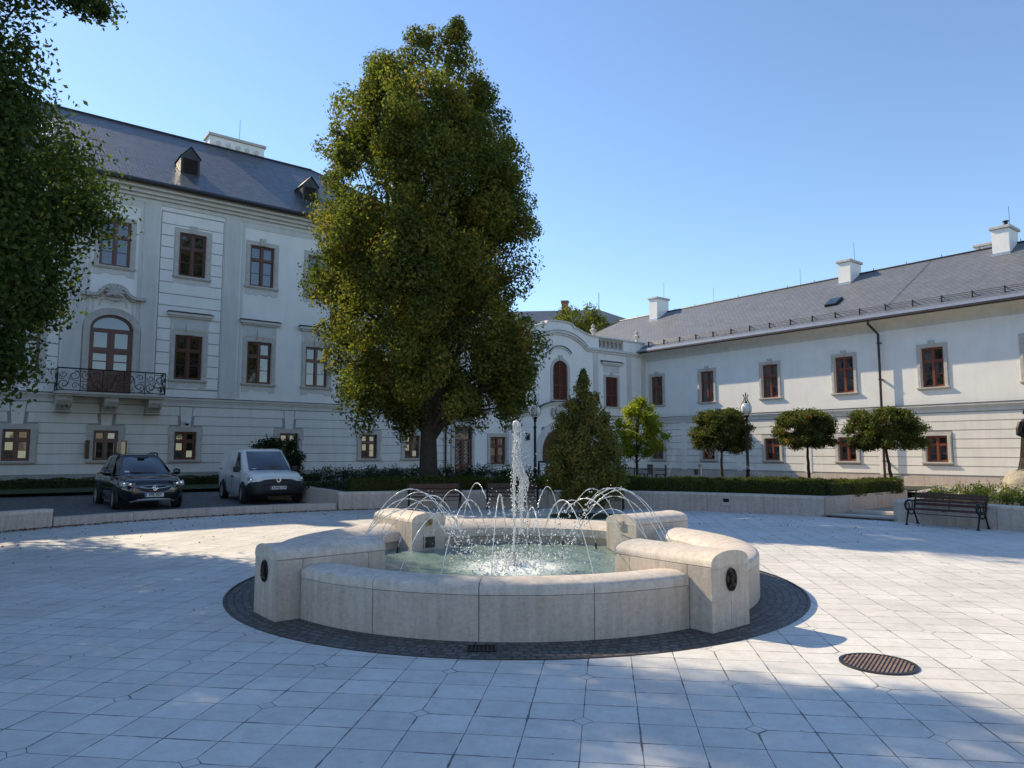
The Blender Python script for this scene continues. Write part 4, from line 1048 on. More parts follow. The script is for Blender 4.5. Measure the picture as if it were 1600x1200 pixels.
# further trees along the left and rear edge of the plaza (their shade lies on the paving)
lp2 = [(2.2,-1.5,1.5),(3.4,-3.0,3.0),(5.5,-3.8,3.8),(8.0,-3.6,3.6),(10.0,-2.6,2.6),(11.8,-1.0,1.0)]
for nm, lab, p, sd in (('deciduous_tree','broad green tree left of the plaza, nearer than the dark tree',(-14.6,8.6,.3),41),
                   ('deciduous_tree','broad green tree on the left of the plaza, beside the camera',(-15.8,2.2,.3),42),
                   ('deciduous_tree','broad green tree left of the plaza, between the dark tree and the palace',(-18.6,18.4,.1),46)):
    tree(nm, lab, 'tree', p, .24, 2.8, profile_clumps(lp2, 105, None, .8, sd, .3), M['leaf_dark'], 150, .18, sd, .42, limbs=40, trunk_top=8, shell=.2, group='trees along the left edge of the plaza')
for lab, p, sd in (('tall tree on the right of the rose bed, outside the picture',(20.5,9.5,.4),43),('broad tree on the lawn behind the camera, straight behind',(5.0,-12.0,0),45)):
    tree('deciduous_tree', lab, 'tree', p, .24, 2.8, profile_clumps([(z*1.35,l*1.15,r*1.15) for z,l,r in lp2], 150, None, 1.1, sd, .3), M['leaf_oak'], 130, .24, sd, .45, limbs=25, trunk_top=8, shell=.2, group='trees behind the camera')
# small conical tree in the plaza
cp_ = [(.35,-.65,.7),(.75,-1.18,1.24),(1.5,-1.22,1.2),(2.2,-1.0,.98),(2.9,-.66,.68),(3.5,-.30,.32),(4.0,-.08,.08)]
tree('conical_tree', 'small dense conical tree with dull green leaves in front of the hedge', 'tree', (2.02,19.9,.0), .06, 1.0, profile_clumps(cp_, 230, None, .27, 12, .3, vert=1.2), M['leaf_cone'], 180, .07, 51, .52, limbs=40, trunk_top=3.4, shell=.3)
disc('tree_pit', 1.02, .004, M['grass'], 40, (2.0,19.5))
# sunlit yellow-green young tree
yc = []
g6 = random.Random(61)
for i in range(100):
    a = g6.uniform(0,2*PI); h = g6.random(); w = 1.15*math.sin(PI*min(1,.25+.75*h))**.7 if h < .75 else 1.0*(1-h)/.25*.9
    q = math.sqrt(g6.uniform(.08,1)); yc.append(((math.cos(a)*w*q*.95+.15, math.sin(a)*w*q*.95, 1.15+2.35*h),(.30,.30,.22)))
tree('young_tree', 'young tree with bright yellow green leaves by the cafe tables', 'tree', (5.25,30.0,.40), .06, 1.15, yc, M['leaf_yellow'], 120, .095, 62, .6, limbs=40, trunk_top=2.6, shell=.2)
# clipped maples with flat mop heads
def mop(label, x, y, z, cx, hw, zb, zt, seed, tint=.36, lean=0):
    g = random.Random(seed); cs = []
    H = zt-zb
    while len(cs) < 150:
        a = g.uniform(0,2*PI); q = math.sqrt(g.uniform(.1,1)); h = g.random()
        w = hw*(.90+.10*math.sin(PI*min(1,h*1.1+.1)))+g.uniform(-.10,.08)
        if h > .78: w *= math.sqrt(max(.10,1-((h-.78)/.27)**2))
        cs.append(((cx-x+math.cos(a)*(w-.2)*q, math.sin(a)*(w-.2)*q*.8, zb-z+.2+(H-.34)*h+g.uniform(-.05,.05)),(.26,.26,.17)))
    tree('clipped_tree', label, 'tree', (x,y,z), .055, zb-z+.1, cs, M['leaf_maple'], 190, .075, seed, tint, 'clipped mop headed trees', limbs=45, trunk_top=zb-z+.5, shell=.3, lean=(lean,0), tvar=.24, lo=1.08)
mop('clipped mop headed tree left of the tall street lamp, darkest of the three', 7.93, 27.0, .42, 7.95, 1.32, 1.62, 3.38, 71, .33)
mop('clipped mop headed tree between the street lamp and the drainpipe', 10.80, 26.0, .42, 10.72, 1.24, 1.75, 3.30, 72, .40, -.05)
mop('largest clipped mop headed tree, in front of the drainpipe, with a few red leaves', 13.05, 24.5, .44, 12.88, 1.52, 1.68, 3.30, 73, .42, -.25)
# shrub and trees beyond
def blob(label, name, loc, rx, ry, rz_, n, per, size, mat, seed, tb=.4, trunk=.05, zc=None, cr=.3, group=None):
    g = random.Random(seed); cs = []
    while len(cs) < n:
        d = Vector((g.gauss(0,1),g.gauss(0,1),g.gauss(0,1))).normalized()*g.uniform(.4,1)**.6
        z = (zc or rz_)+d.z*rz_
        if z < .1: continue
        cs.append(((d.x*(rx-cr*.6),d.y*(ry-cr*.6),z),(cr,cr,cr*.85)))
    return tree(name, label, 'shrub' if 'shrub' in name else 'tree', loc, trunk, .3 if 'shrub' in name else (zc or rz_)*.6, cs, mat, per, size, seed, tb, limbs=min(n,40), trunk_top=max(.5,(zc or rz_)*.9), shell=.3, group=group)
blob('large dark rounded shrub behind the white van', 'evergreen_shrub', (-10.25,31.0,.25), 1.35, 1.0, 1.1, 70, 150, .10, M['leaf_shrub'], 81, .4, .05, 1.0, .36)
blob('yellow green tree crown showing above the gate building', 'deciduous_tree', (6.6,66.0,0), 4.6, 4.0, 4.2, 130, 170, .24, M['leaf_oak'], 82, .55, .3, 11.0, .95)

# ------------------------------------------------------------------ hedges, flower beds, litter
def leafy_box_points(path, w, z0, z1, dens):
    """points and normals on the skin of a hedge running along a path (list of xy)"""
    P = []; Nn = []
    for (ax,ay),(bx,by) in zip(path[:-1],path[1:]):
        d = np.array([bx-ax,by-ay]); L = np.linalg.norm(d); d /= L; nn = np.array([-d[1],d[0]])
        for kind, area in (('top',L*w),('f',L*(z1-z0)),('b',L*(z1-z0))):
            k = int(area*dens*(1+.2/L)); u = rng.random(k)*(L+.2)-.1; v = rng.random(k)
            if kind == 'top': x = np.array([ax,ay])+u[:,None]*d+((v-.5)*w)[:,None]*nn; z = np.full(k,z1); no = np.tile([0,0,1.],(k,1))
            else:
                s = 1 if kind == 'b' else -1; x = np.array([ax,ay])+u[:,None]*d+s*w/2*nn; z = z0+v*(z1-z0); no = np.tile([nn[0]*s,nn[1]*s,.15],(k,1))
            P.append(np.column_stack([x,z])); Nn.append(no)
    for (ax,ay),(bx,by) in ((path[0],path[1]),(path[-1],path[-2])):
        d = np.array([ax-bx,ay-by]); d /= np.linalg.norm(d); nn = np.array([-d[1],d[0]])
        k = int(w*(z1-z0)*dens); P.append(np.column_stack([np.array([ax,ay])+((rng.random(k)-.5)*w)[:,None]*nn, z0+rng.random(k)*(z1-z0)])); Nn.append(np.tile([d[0],d[1],.1],(k,1)))
    return np.vstack(P), np.vstack(Nn)
M['hedge_core'] = simple('hedge_twigs', (.03,.035,.014), .9, var=.3, scale=20)
def hedge(label, path, w, z0, z1, seed, dens=1500, size=.045, tb=.42, group=None):
    global rng
    rng = np.random.default_rng(seed)
    t = thing('clipped_hedge', label, 'hedge', (path[0][0],path[0][1],z0), 0, group)
    o = np.array([path[0][0],path[0][1],z0])
    P, Nn = leafy_box_points(path, w, z0, z1, dens)
    bumpy = .03*np.sin(P[:,0]*4.1+P[:,1]*3.3)+.02*np.sin(P[:,0]*9.7-P[:,1]*7.1)
    P = P + Nn*(bumpy+rng.normal(size=len(P))*.022)[:,None]
    Nr = Nn*.8+rng.normal(size=P.shape)*.6; Nr /= np.linalg.norm(Nr,axis=1)[:,None]
    T = tb+.12*np.sin(P[:,0]*1.7+P[:,1]*1.1)+rng.normal(size=len(P))*.2
    link('foliage', leaf_mesh('foliage', P-o, Nr, T, size, M['leaf_hedge'], .6), t)
    m = MB()
    for (ax,ay),(bx,by) in zip(path[:-1],path[1:]):
        d = Vector((bx-ax,by-ay,0)).normalized(); n = Vector((-d.y,d.x,0))*(w/2-.05)
        a = Vector((ax,ay,0))-Vector((o[0],o[1],0)); b = Vector((bx,by,0))-Vector((o[0],o[1],0))
        c = [a-n,b-n,b+n,a+n]; m.add([(v.x,v.y,0) for v in c]+[(v.x,v.y,z1-z0-.05) for v in c],[(0,3,2,1),(4,5,6,7),(0,1,5,4),(1,2,6,5),(2,3,7,6),(3,0,4,7)])
    m.build('twigs', M['hedge_core'], t)
    return t
fh = [pol(13.36,a)[:2] for a in range(-22,40,2)] + [pol(13.40,40.3)[:2],(9.6,20.6),(10.8,21.6),(11.9,22.35)]
hedge('long low box hedge along the top of the curved planter wall', fh, .55, .46, .885, 91, 1700)
for i,(lab,a0,a1,r) in enumerate((('box hedge block in the second row, furthest left, under the conical tree',2,15.5,16.4),('box hedge block in the second row, left of the street lamp',16,25.0,16.4),('short box hedge block in the second row, just right of the street lamp',25.8,30.6,16.4),('box hedge block in the second row, below the middle clipped tree',31.1,34.6,16.4),('box hedge block in the second row, furthest right',35.0,42.0,16.4))):
    n = max(2,int((a1-a0)/2)); hedge(lab, [pol(r,a0+(a1-a0)*k/n)[:2] for k in range(n+1)], .5, .44, .84 if i != 1 else .80, 92+i, 1200, .05, group='second row of box hedges')
hedge('low dark hedge along the foot of the palace wall behind the cars', [(-31.5,18.25),(-24.0,24.05),(-16.5,29.85),(-9.5,35.2)], .6, .27, .62, 99, 700, .06, .25)
def plants(name, label, cat, pts, n, h0, h1, seed, mat, size, spread=.28, flowers=0, per=26, group=None):
    """a bed of leafy stems scattered inside a polygon"""
    global rng
    rng = np.random.default_rng(seed); g = random.Random(seed)
    xs = [p[0] for p in pts]; ys = [p[1] for p in pts]; zb = pts[0][2]
    def inside(x,y):
        c = False; j = len(pts)-1
        for i in range(len(pts)):
            if (pts[i][1]>y) != (pts[j][1]>y) and x < (pts[j][0]-pts[i][0])*(y-pts[i][1])/(pts[j][1]-pts[i][1])+pts[i][0]: c = not c
            j = i
        return c
    cen = []; rad = []; fl = []; stems = MB()
    while len(cen) < n:
        x, y = g.uniform(min(xs),max(xs)), g.uniform(min(ys),max(ys))
        if not inside(x,y): continue
        h = g.uniform(h0,h1); cen.append((x,y,zb+h*.55)); rad.append((spread,spread,h*.55))
        stems.tube([(x,y,zb-.05),(x+g.uniform(-.06,.06),y,zb+h)], [.012,.005], 4)
        if g.random() < flowers:
            for k in range(g.choice((1,2,3))): fl.append((x+g.uniform(-spread,spread),y+g.uniform(-spread,spread),zb+h*g.uniform(.75,1.1)))
    P, Nn, T = clump_leaves(np.array(cen), np.array(rad), per, .2, .22, .42)
    o = link(name, leaf_mesh(name, P, Nn, T, size, mat, .6)); tag(o, label, cat, group, 'stuff')
    stems.build('stems', M['bark'], o)
    if fl:
        f = np.array(fl); c = np.repeat(f,14,axis=0)+rng.normal(size=(len(fl)*14,3))*.026
        Nn = rng.normal(size=c.shape); Nn /= np.linalg.norm(Nn,axis=1)[:,None]
        link('blossoms', leaf_mesh('blossoms', c, Nn, rng.random(len(c)), .05, M['petal'], .8), o)
    return o
rb_pts = [pol(13.0,a,.47) for a in range(50,92,4)] + [(22,9,.47),(23.5,16,.45),(17.5,22.0,.43),(14.1,21.2,.45)]
plants('rose_bushes', 'low rose bushes with pale blossoms filling the bed behind the right bench', 'rose bed', rb_pts, 760, .22, .44, 111, M['leaf_rose'], .06, .25, .22, 70)
plants('shrub_border', 'loose dark shrubs and roses growing along the foot of the palace wall behind the oak', 'plants', [(-8.6,30.5,.35),(-5.4,30.2,.35),(2.0,36.0,.35),(-1,37.5,.35),(-9,33.5,.35)], 150, .3, .85, 112, M['leaf_shrub'], .10, .36, .12, 45)
plants('ground_cover', 'dark ground cover in the bed around the oak trunk', 'plants', [(-7.0,24.0,.45),(-4.4,22.9,.45),(3,23.6,.45),(6.5,24,.45),(6,28,.43),(-4,30,.42),(-7.6,27,.44)], 420, .10, .22, 113, M['leaf_shrub'], .08, .3, 0, 26)
rng = np.random.default_rng(5)
a = np.radians(rng.uniform(-100,-14,2400)); r = 12.58-np.abs(rng.normal(size=2400))*.16
P = np.column_stack([FC[0]+r*np.sin(a), FC[1]+r*np.cos(a), np.full(2400,.012)+rng.random(2400)*.015])
a2 = np.radians(rng.uniform(-110,60,420)); r2 = 12.4-np.abs(rng.normal(size=420))*2.4; r2 = np.maximum(r2,4.0)
P2 = np.column_stack([FC[0]+r2*np.sin(a2), FC[1]+r2*np.cos(a2), np.full(420,.012)])
P = np.vstack([P,P2]); Nn = rng.normal(size=P.shape)*.35+np.array([0,0,1]); Nn /= np.linalg.norm(Nn,axis=1)[:,None]
tag(link('fallen_leaves', leaf_mesh('fallen_leaves', P, Nn, rng.random(len(P)), .05, M['litter'], .6)), 'dry brown leaves gathered along the foot of the low kerb wall', 'leaf litter', kind='stuff')

# ------------------------------------------------------------------ fountain
fo = thing('fountain', 'round cream limestone fountain with four arched stone blocks and arching water jets', 'fountain', (FC[0]-.03,FC[1]+.07,0))
fo.scale = (1.04,1.04,1.0)
BA = [129, 219, 309, 39]                                  # block directions, degrees counter-clockwise from +x
BA = [a for a in BA]
PW = .60
for i, b in enumerate(BA):
    # wall arc runs from this block to the next, angles in the sweep convention (from +y clockwise)
    s0 = 90-b; s1 = s0-90
    gap = math.degrees(math.asin((PW/2)/2.95))
    a1, a0 = s0-gap, s1+gap
    wallm = MB(); cop = MB(); k = 4
    for j in range(k):
        b0, b1 = R_(a0+(a1-a0)*j/k)+.0012, R_(a0+(a1-a0)*(j+1)/k)-.0012
        wallm.sweep([(2.52,-.1),(3.06,-.1),(3.06,.415),(2.52,.375)], b0, b1, 14)
        cop.sweep([(2.46,.30),(2.515,.30),(2.515,.378),(3.05,.419),(3.063,.420),(3.063,.485),(3.052,.508),(3.02,.527),(2.93,.545),(2.80,.548),(2.64,.522),(2.51,.47),(2.462,.43)], b0, b1, 14)
    w = wallm.build('basin_wall', M['lime'], fo, True)
    cop.build('coping', M['lime_cap'], fo, True, 40)
    # block
    bl = MB(); hw = PW/2
    for y0, y1 in ((2.08,2.28),(2.284,3.02),(3.024,3.30)): bl.box(y0,y1,-hw,hw,-.1,.612)
    bo = bl.build('pier', M['lime'], fo, bevel=.004); bo.rotation_euler = (0,0,R_(b))
    prof = [(-hw,.616),(hw,.616),(hw,.64)] + [(hw*math.cos(t), .64+.115*math.sin(t)**.8 if 0 < t < PI else .64) for t in [PI*q/16 for q in range(1,16)]] + [(-hw,.64)]
    cp = MB(); n = len(prof)
    cp.add([(2.078,y,z) for y,z in prof]+[(3.302,y,z) for y,z in prof],[(q,(q+1)%n,n+(q+1)%n,n+q) for q in range(n)]+[list(range(n)),list(range(2*n-1,n-1,-1))])
    cp.build('pier_cap', M['lime_cap'], bo, True, 42, bevel=.006)
    jm = MB().box(3.299,3.3015,-.003,.003,0,.40); jm.build('joint', M['groove'], bo)
    # bronze portrait medallion on the outer end
    md = MB(); prof_ = [(.02,-.01),(.085,-.01),(.095,.006),(.092,.018),(.078,.012),(.074,.004),(.01,.006)]
    md.lathe([(r_, z_) for r_,z_ in prof_], 32, (0,0,0), 'x', 1, 1)
    md.v = [(v[0], v[1]*.86, v[2]*1.22) for v in md.v]
    md.lathe([(.001,.03),(.014,.026),(.024,.012),(.026,0)], 12, (.002,.003,.035), 'x'); md.tube([(.008,.0,.03),(.012,.0,-.01),(.008,-.0,-.05)], [.017,.018,.02], 8)
    md.tube([(.006,-.05,-.075),(.014,-.02,-.05),(.014,.02,-.05),(.006,.05,-.075)], [.016,.026,.026,.016], 8); md.tube([(.014,.02,.03),(.018,.034,.02),(.012,.022,.006)], [.012,.008,.008], 6); md.tube([(.01,-.028,.05),(.016,0,.062),(.01,.024,.05)], [.012,.014,.008], 6)
    mo = md.build('medallion', M['bronze'], bo, True, 40, loc=(3.303,0,.475))
    if b == 129:                                          # service grille and no-bathing sign on the inner face
        MB().box(2.05,2.085,-.10,.10,.20,.40).build('grille_frame', M['zinc'], bo)
        g = MB()
        for q in range(10): g.box(2.042,2.052,-.088+q*.0178,-.078+q*.0178,.21,.385)
        g.build('grille', M['dark_metal'], bo)
    if b in (129,39):
        s = MB().box(2.055,2.069,-.055,.055,.565,.675).build('prohibition_sign', M['sign_tan'] if b == 129 else M['lime_cap'], bo) if False else None
M['sign_tan'] = simple('tan_sign', (.42,.27,.13), .5, var=.1)
piers = [o for o in fo.children if o.name.startswith('pier')]
for b, pr in zip(BA, piers):
    if b in (129,39):
        s = MB().box(2.058,2.079,-.055,.055,.555,.665).build('prohibition_sign', M['sign_tan'] if b == 129 else M['lime_wall'], pr)
        g = MB(); 
        pts = [(2.056, .036*math.cos(2*PI*k/24), .61+.036*math.sin(2*PI*k/24)) for k in range(25)]
        g.tube(pts, .004, 5, False); g.tube([(2.056,.026,.636),(2.056,-.026,.584)], .004, 5); g.tube([(2.056,0,.628),(2.056,.004,.60),(2.056,-.01,.588)], [.009,.006,.004], 5)
        g.build('pictogram', M['ink'] if b == 129 else M['stone'], s)
# pool floor and water
MB().lathe([(2.5,-.25),(2.5,-.22),(.02,-.22)], 64).build('basin_floor', simple('pale_green_basin', (.42,.55,.50), .7, var=.1), fo, True)
def water_mat():
    m, nt, b = nodes('fountain_water'); p = pos(nt)
    s = N(nt,"ShaderNodeVectorMath", operation='LENGTH'); mp = N(nt,"ShaderNodeMapping"); mp.inputs['Location'].default_value = (-.0,-.0,0); mp.inputs['Scale'].default_value = (1,1,0); nt.links.new(p, mp.inputs[0]); nt.links.new(mp.outputs[0], s.inputs[0])
    d = s.outputs['Value']
    n1 = noise(nt, p, 24, 7, .8)
    f = math_(nt,'SUBTRACT', math_(nt,'ADD', n1, .62), math_(nt,'MULTIPLY', d, .72))
    foam = ramp(nt, f, [(.48,0.0),(.80,1.0)])
    # drops from the jets fall in a ring
    n2 = noise(nt, p, 26, 4, .7)
    foam2 = math_(nt,'MULTIPLY', ramp(nt, n2, [(.62,0.0),(.70,.8)]), ramp(nt, d, [(.15,1.0),(.75,0.0)]) if False else .55)
    fm = math_(nt,'MAXIMUM', foam, foam2)
    c = mixc(nt, fm, (.44,.64,.58), (.80,.85,.83))
    nt.links.new(c, b.inputs['Base Color'])
    nt.links.new(math_(nt,'ADD', math_(nt,'MULTIPLY', fm, .45), .04), b.inputs['Roughness'])
    nt.links.new(math_(nt,'SUBTRACT', .62, math_(nt,'MULTIPLY', fm, .62)), b.inputs['Transmission Weight'])
    b.inputs['IOR'].default_value = 1.33
    h = math_(nt,'ADD', noise(nt, p, 7, 3, .6), math_(nt,'MULTIPLY', n2, .35))
    bump(nt, b, h, .55, .06)
    return m
M['water'] = water_mat()
g = np.random.default_rng(3); wv = []; wf = []; NR_, NA_ = 46, 128
for i in range(NR_+1):
    r = 2.475*i/NR_+.001
    for j in range(NA_):
        a = 2*PI*j/NA_; x, y = r*math.cos(a), r*math.sin(a)
        z = .175+.012*math.sin(9*r-2.0+1.3*math.sin(3*a))*math.exp(-r*.5)+.007*math.sin(13*x+7*y)+.006*math.sin(17*y-9*x+2)+.005*math.sin(29*x+4)+ (.03*math.exp(-(r/.25)**2))
        wv.append((x,y,z))
for i in range(NR_):
    for j in range(NA_): wf.append((i*NA_+j,i*NA_+(j+1)%NA_,(i+1)*NA_+(j+1)%NA_,(i+1)*NA_+j))
MB().add(wv,wf).build('water', M['water'], fo, True, 180)
def jet_mat():
    m, nt, b = nodes('white_water')
    b.inputs['Base Color'].default_value = (.93,.95,.96,1); b.inputs['Roughness'].default_value = .12
    b.inputs['Transmission Weight'].default_value = .45; b.inputs['IOR'].default_value = 1.33
    b.inputs['Specular IOR Level'].default_value = .6
    return m
M['jet'] = jet_mat()
gj = random.Random(17)
drops = []
for k in range(24):
    a = R_(-96.5+15*k); r0 = 2.16; land = gj.uniform(.55,.75); top = gj.uniform(1.14,1.32)
    if k % 3 == 1: top -= .14
    d = Vector((math.cos(a),math.sin(a),0))
    nz = MB().tube([d*(r0+.02)+Vector((0,0,.12)), d*(r0-.01)+Vector((0,0,.27))], [.016,.012], 8).build('nozzle', M['iron'], fo, True)
    pts = []; rad = []; n = 46
    z0 = .27; vz = top-z0
    stop = gj.randint(33,40)
    for i in range(n+1):
        u = i/n; r = r0-.01+(land-r0)*u; z = z0+4*vz*u*(1-u)*1.0-u*.09
        q = d*r+Vector((0,0,z))
        if i > 22: q += Vector((gj.gauss(0,1),gj.gauss(0,1),gj.gauss(0,1)))*.004*(i-22)/10
        if i <= stop: pts.append(q); rad.append((.0050+.0036*u)*(1 if i < 16 else gj.uniform(.35,1.5)))
        elif True:
            for w in range(2): drops.append((q+Vector((gj.gauss(0,.02),gj.gauss(0,.02),gj.gauss(0,.025))), gj.uniform(.006,.015)))
    MB().tube(pts, rad, 7).build('water_arc', M['jet'], fo, True, 180)
    for w in range(5):
        u = gj.uniform(.55,1); r = r0+(land-r0)*u; drops.append((d*r+Vector((gj.gauss(0,.07),gj.gauss(0,.07),z0+4*vz*u*(1-u)+gj.gauss(0,.06))), gj.uniform(.004,.010)))
MB().lathe([(.028,.0),(.028,.36),(.02,.37),(.02,.38)], 14).build('jet_pipe', M['zinc'], fo, True)
# central jet: a solid stem that breaks into a ragged falling veil on its right side
JT = 2.12
stem = MB(); pts = []; rad = []
for i in range(70):
    u = i/69; z = .36+(JT-.36)*u
    pts.append((.006*math.sin(9*u)+gj.gauss(0,.003)+.03*u*u, gj.gauss(0,.003), z)); rad.append((.014+.014*u**2)*gj.uniform(.8,1.25) if u < .95 else .036*gj.uniform(.9,1.1))
stem.tube(pts, rad, 10)
stem.lathe([(.01,-.09),(.04,-.05),(.05,0),(.04,.04),(.012,.06)], 12, (.03,0,JT))
stem.build('central_jet', M['jet'], fo, True, 180)
veil = MB()
for s in range(26):
    x0 = .03+gj.gauss(0,.02); y0 = gj.gauss(0,.035); z = JT-gj.uniform(0,.25); L = gj.uniform(.35,1.35); n = 34
    ph = gj.uniform(0,6); pts = []; rad = []
    for i in range(n):
        u = i/(n-1); zz = z-L*u; h = JT-zz
        env = .035+.115*min(1,h/1.0)**.9+.035*math.sin(h*9+1.0)
        f = gj.uniform(.35,1.0) if i == 0 else f
        pts.append((x0*.6+env*f+.018*math.sin(ph+h*14)+gj.gauss(0,.006), y0*(1+h)+.02*math.cos(ph+h*11)+gj.gauss(0,.006), zz)); rad.append(gj.uniform(.0035,.0125)*(1-.5*u))
    veil.tube(pts, rad, 6)
for i in range(420):
    h = gj.uniform(0.05,1.2); env = .04+.13*min(1,h)**.9+.035*math.sin(h*9+1.0)
    x = env*gj.uniform(-.25,1.08); p = (x, gj.gauss(0,.05*(1+h)), JT-h); r = gj.uniform(.004,.013)
    veil.lathe([(r*.2,-r),(r,-.2*r),(r*.8,.6*r),(r*.1,r)], 6, p)
veil.build('water_veil', M['jet'], fo, True, 180)
for i in range(480):
    h = gj.uniform(.1,1.85); drops.append((Vector((gj.gauss(.11,.14*(.3+.5*h)), gj.gauss(0,.12*(.35+.5*h)), JT-h)), gj.uniform(.0025,.009)))
for i in range(420):
    a = gj.uniform(0,2*PI); r = abs(gj.gauss(0,.42)); drops.append((Vector((r*math.cos(a),r*math.sin(a),.2+abs(gj.gauss(0,.09)))), gj.uniform(.006,.02)))
for i in range(260):
    a = gj.uniform(0,2*PI); r = gj.uniform(.4,1.3); drops.append((Vector((r*math.cos(a),r*math.sin(a),.2+abs(gj.gauss(0,.22)))), gj.uniform(.004,.010)))
dm = MB()
for p, r in drops:
    dm.add([(p.x+r,p.y,p.z),(p.x-r,p.y,p.z),(p.x,p.y+r,p.z),(p.x,p.y-r,p.z),(p.x,p.y,p.z+r*1.3),(p.x,p.y,p.z-r*1.3)],[(0,2,4),(2,1,4),(1,3,4),(3,0,4),(2,0,5),(1,2,5),(3,1,5),(0,3,5)])
do = dm.build('droplets', M['jet'], fo, True, 180); do['kind'] = 'stuff'

# covers in the paving
mh = thing('manhole_cover', 'round rusty ribbed iron manhole cover in the paving right of the fountain', 'manhole cover', (3.02,6.05,0))
MB().lathe([(.30,-.02),(.33,-.02),(.33,.012),(.30,.012),(.30,-.02)], 40, cap=False).build('rim', M['dark_metal'], mh, True)
M['rust'] = simple('rusty_iron', (.20,.14,.11), .75, var=.35, scale=12, bmp=.4, bscale=60)
m = MB(); m.lathe([(.001,-.01),(.298,-.01),(.298,.004),(.001,.004)], 40)
for i in range(17):
    x = -.272+i*.034; h = math.sqrt(max(.001,.29**2-x*x)); m.box(x-.008,x+.008,-h,h,.003,.012)
m.build('ribs', M['rust'], mh); mh.rotation_euler = (0,0,R_(-35)); mh.scale = (.9,.9,1)
dr = thing('drain_grate', 'small rectangular iron drain grate in the dark setts before the fountain', 'drain', (-.27,6.52,0))
m = MB(); m.box(-.13,.13,-.10,-.085,-.02,.008); m.box(-.13,.13,.085,.10,-.02,.008); m.box(-.13,-.115,-.085,.085,-.02,.008); m.box(.115,.13,-.085,.085,-.02,.008)
for i in range(6): m.box(-.10+i*.036,-.082+i*.036,-.085,.085,-.02,.006)
m.build('bars', M['iron'], dr); MB().box(-.115,.115,-.085,.085,-.03,-.002).build('shaft', M['dark'], dr)

# ------------------------------------------------------------------ benches
def bench(label, p, rz, L=1.95):
    t = thing('park_bench', label, 'bench', p, rz, 'cast iron park benches')
    # local x along the bench, front towards -y
    for i, (z, y) in enumerate(((.435,-.22),(.445,-.13),(.445,-.04),(.44,.05),(.435,.13))):
        if i == 0: sm = MB()
        sm.box(-L/2,L/2,y-.038,y+.038,z-.014,z+.014)
    sm.build('seat', M['bench_wood'], t)
    bm_ = MB()
    for z, y in ((.56,.20),(.655,.225),(.75,.25),(.83,.27)):
        bm_.box(-L/2,L/2,y-.013,y+.013,z-.036,z+.036)
    bm_.build('backrest', M['bench_wood'], t)
    for sx in (-1,1):
        x = sx*(L/2-.03); m = MB()
        def tb(pts, r, n=7): m.tube([(x,a,b) for a,b in pts], r, n)
        tb([(-.30,0),(-.27,.10),(-.22,.24),(-.17,.36),(-.20,.42)], [.03,.022,.024,.028,.03])
        tb([(.30,0),(.25,.12),(.17,.26),(.12,.38),(.17,.48),(.23,.66),(.28,.86),(.30,.91)], [.03,.022,.024,.03,.028,.026,.024,.014])
        tb([(-.26,.42),(-.1,.40),(.1,.40),(.16,.44)], .022)
        tb([(-.17,.36),(-.08,.28),(.02,.27),(.10,.31)], .016)
        tb([(-.30,.43),(-.32,.54),(-.28,.63),(-.18,.665),(-.02,.655),(.12,.63),(.22,.64)], [.02,.022,.028,.026,.022,.02,.018])
        tb([(-.29+.07*math.cos(a),.545+.06*math.sin(a)) for a in [k*.45 for k in range(15)]], .013)
        tb([(-.2,.64),(-.12,.55),(-.12,.47),(-.05,.43)], .015); tb([(.03,.64),(.06,.54),(.03,.46),(.08,.42)], .014)
        m.box(x-.035,x+.035,-.34,-.25,0,.02); m.box(x-.035,x+.035,.25,.34,0,.02)
        m.build('iron_end', M['iron'], t, True, 60)
    c = MB(); c.box(-.018,.018,-.01,.01,0,0) if False else None
    c.tube([(0,-.2,.41),(0,.05,.405),(0,.17,.45),(0,.215,.60),(0,.285,.86)], .014, 6); c.build('centre_brace', M['iron'], t)
    t2 = MB().tube([(-L/2+.03,.0,.30),(L/2-.03,.0,.30)], .010, 6); t2.build('tie_rod', M['iron'], t)
    t.scale = (.82,.90,.87)
    return t
def on_arc(r, deg):
    x, y, _ = pol(r,deg); return (x,y,0), -R_(deg)
p, z = on_arc(12.15, 55.6); bench('dark red slatted bench with black iron ends standing alone on the right', p, z)
for deg, lab in ((-11.4,'shaded dark red bench against the planter wall below the oak trunk'),(-.2,'shaded dark red bench against the planter wall behind the central jet'),(12.0,'shaded dark red bench against the planter wall behind the conical tree')):
    p, z = on_arc(12.15, deg); bench(lab, p, z)

# ------------------------------------------------------------------ street lamps
def lamp(label, p):
    t = thing('street_lamp', label, 'street lamp', p, 0, 'cast iron street lamps with milky globes')
    MB().lathe([(.14,0),(.14,.06),(.10,.10),(.085,.30),(.12,.36),(.12,.40),(.07,.46),(.06,.62),(.085,.68),(.055,.74),(.048,1.3),(.042,2.2),(.06,2.24),(.06,2.28),(.038,2.32),(.034,2.44),(.07,2.5),(.05,2.55),(.10,2.60),(.06,2.64)], 16).build('post', M['iron'], t, True, 40)
    MB().lathe([(.05,-.19),(.12,-.16),(.165,-.08),(.185,.02),(.165,.12),(.11,.19),(.05,.22)], 20, (0,0,2.85)).build('globe', M['globe'], t, True, 80)
    cg = MB()
    for k in range(4):
        a = PI/2*k+.3; pts = []
        for r, h in ((.04,2.58),(.13,2.66),(.22,2.78),(.23,2.92),(.17,3.06),(.09,3.17),(.06,3.26),(.10,3.33),(.12,3.38)): pts.append((r*math.cos(a),r*math.sin(a),h))
        cg.tube(pts, .010, 6)
    cg.lathe([(.07,3.06),(.05,3.11),(.02,3.18),(.014,3.33),(.026,3.37),(.005,3.48)], 12)
    cg.build('cage', M['iron'], t, True, 60)
    return t
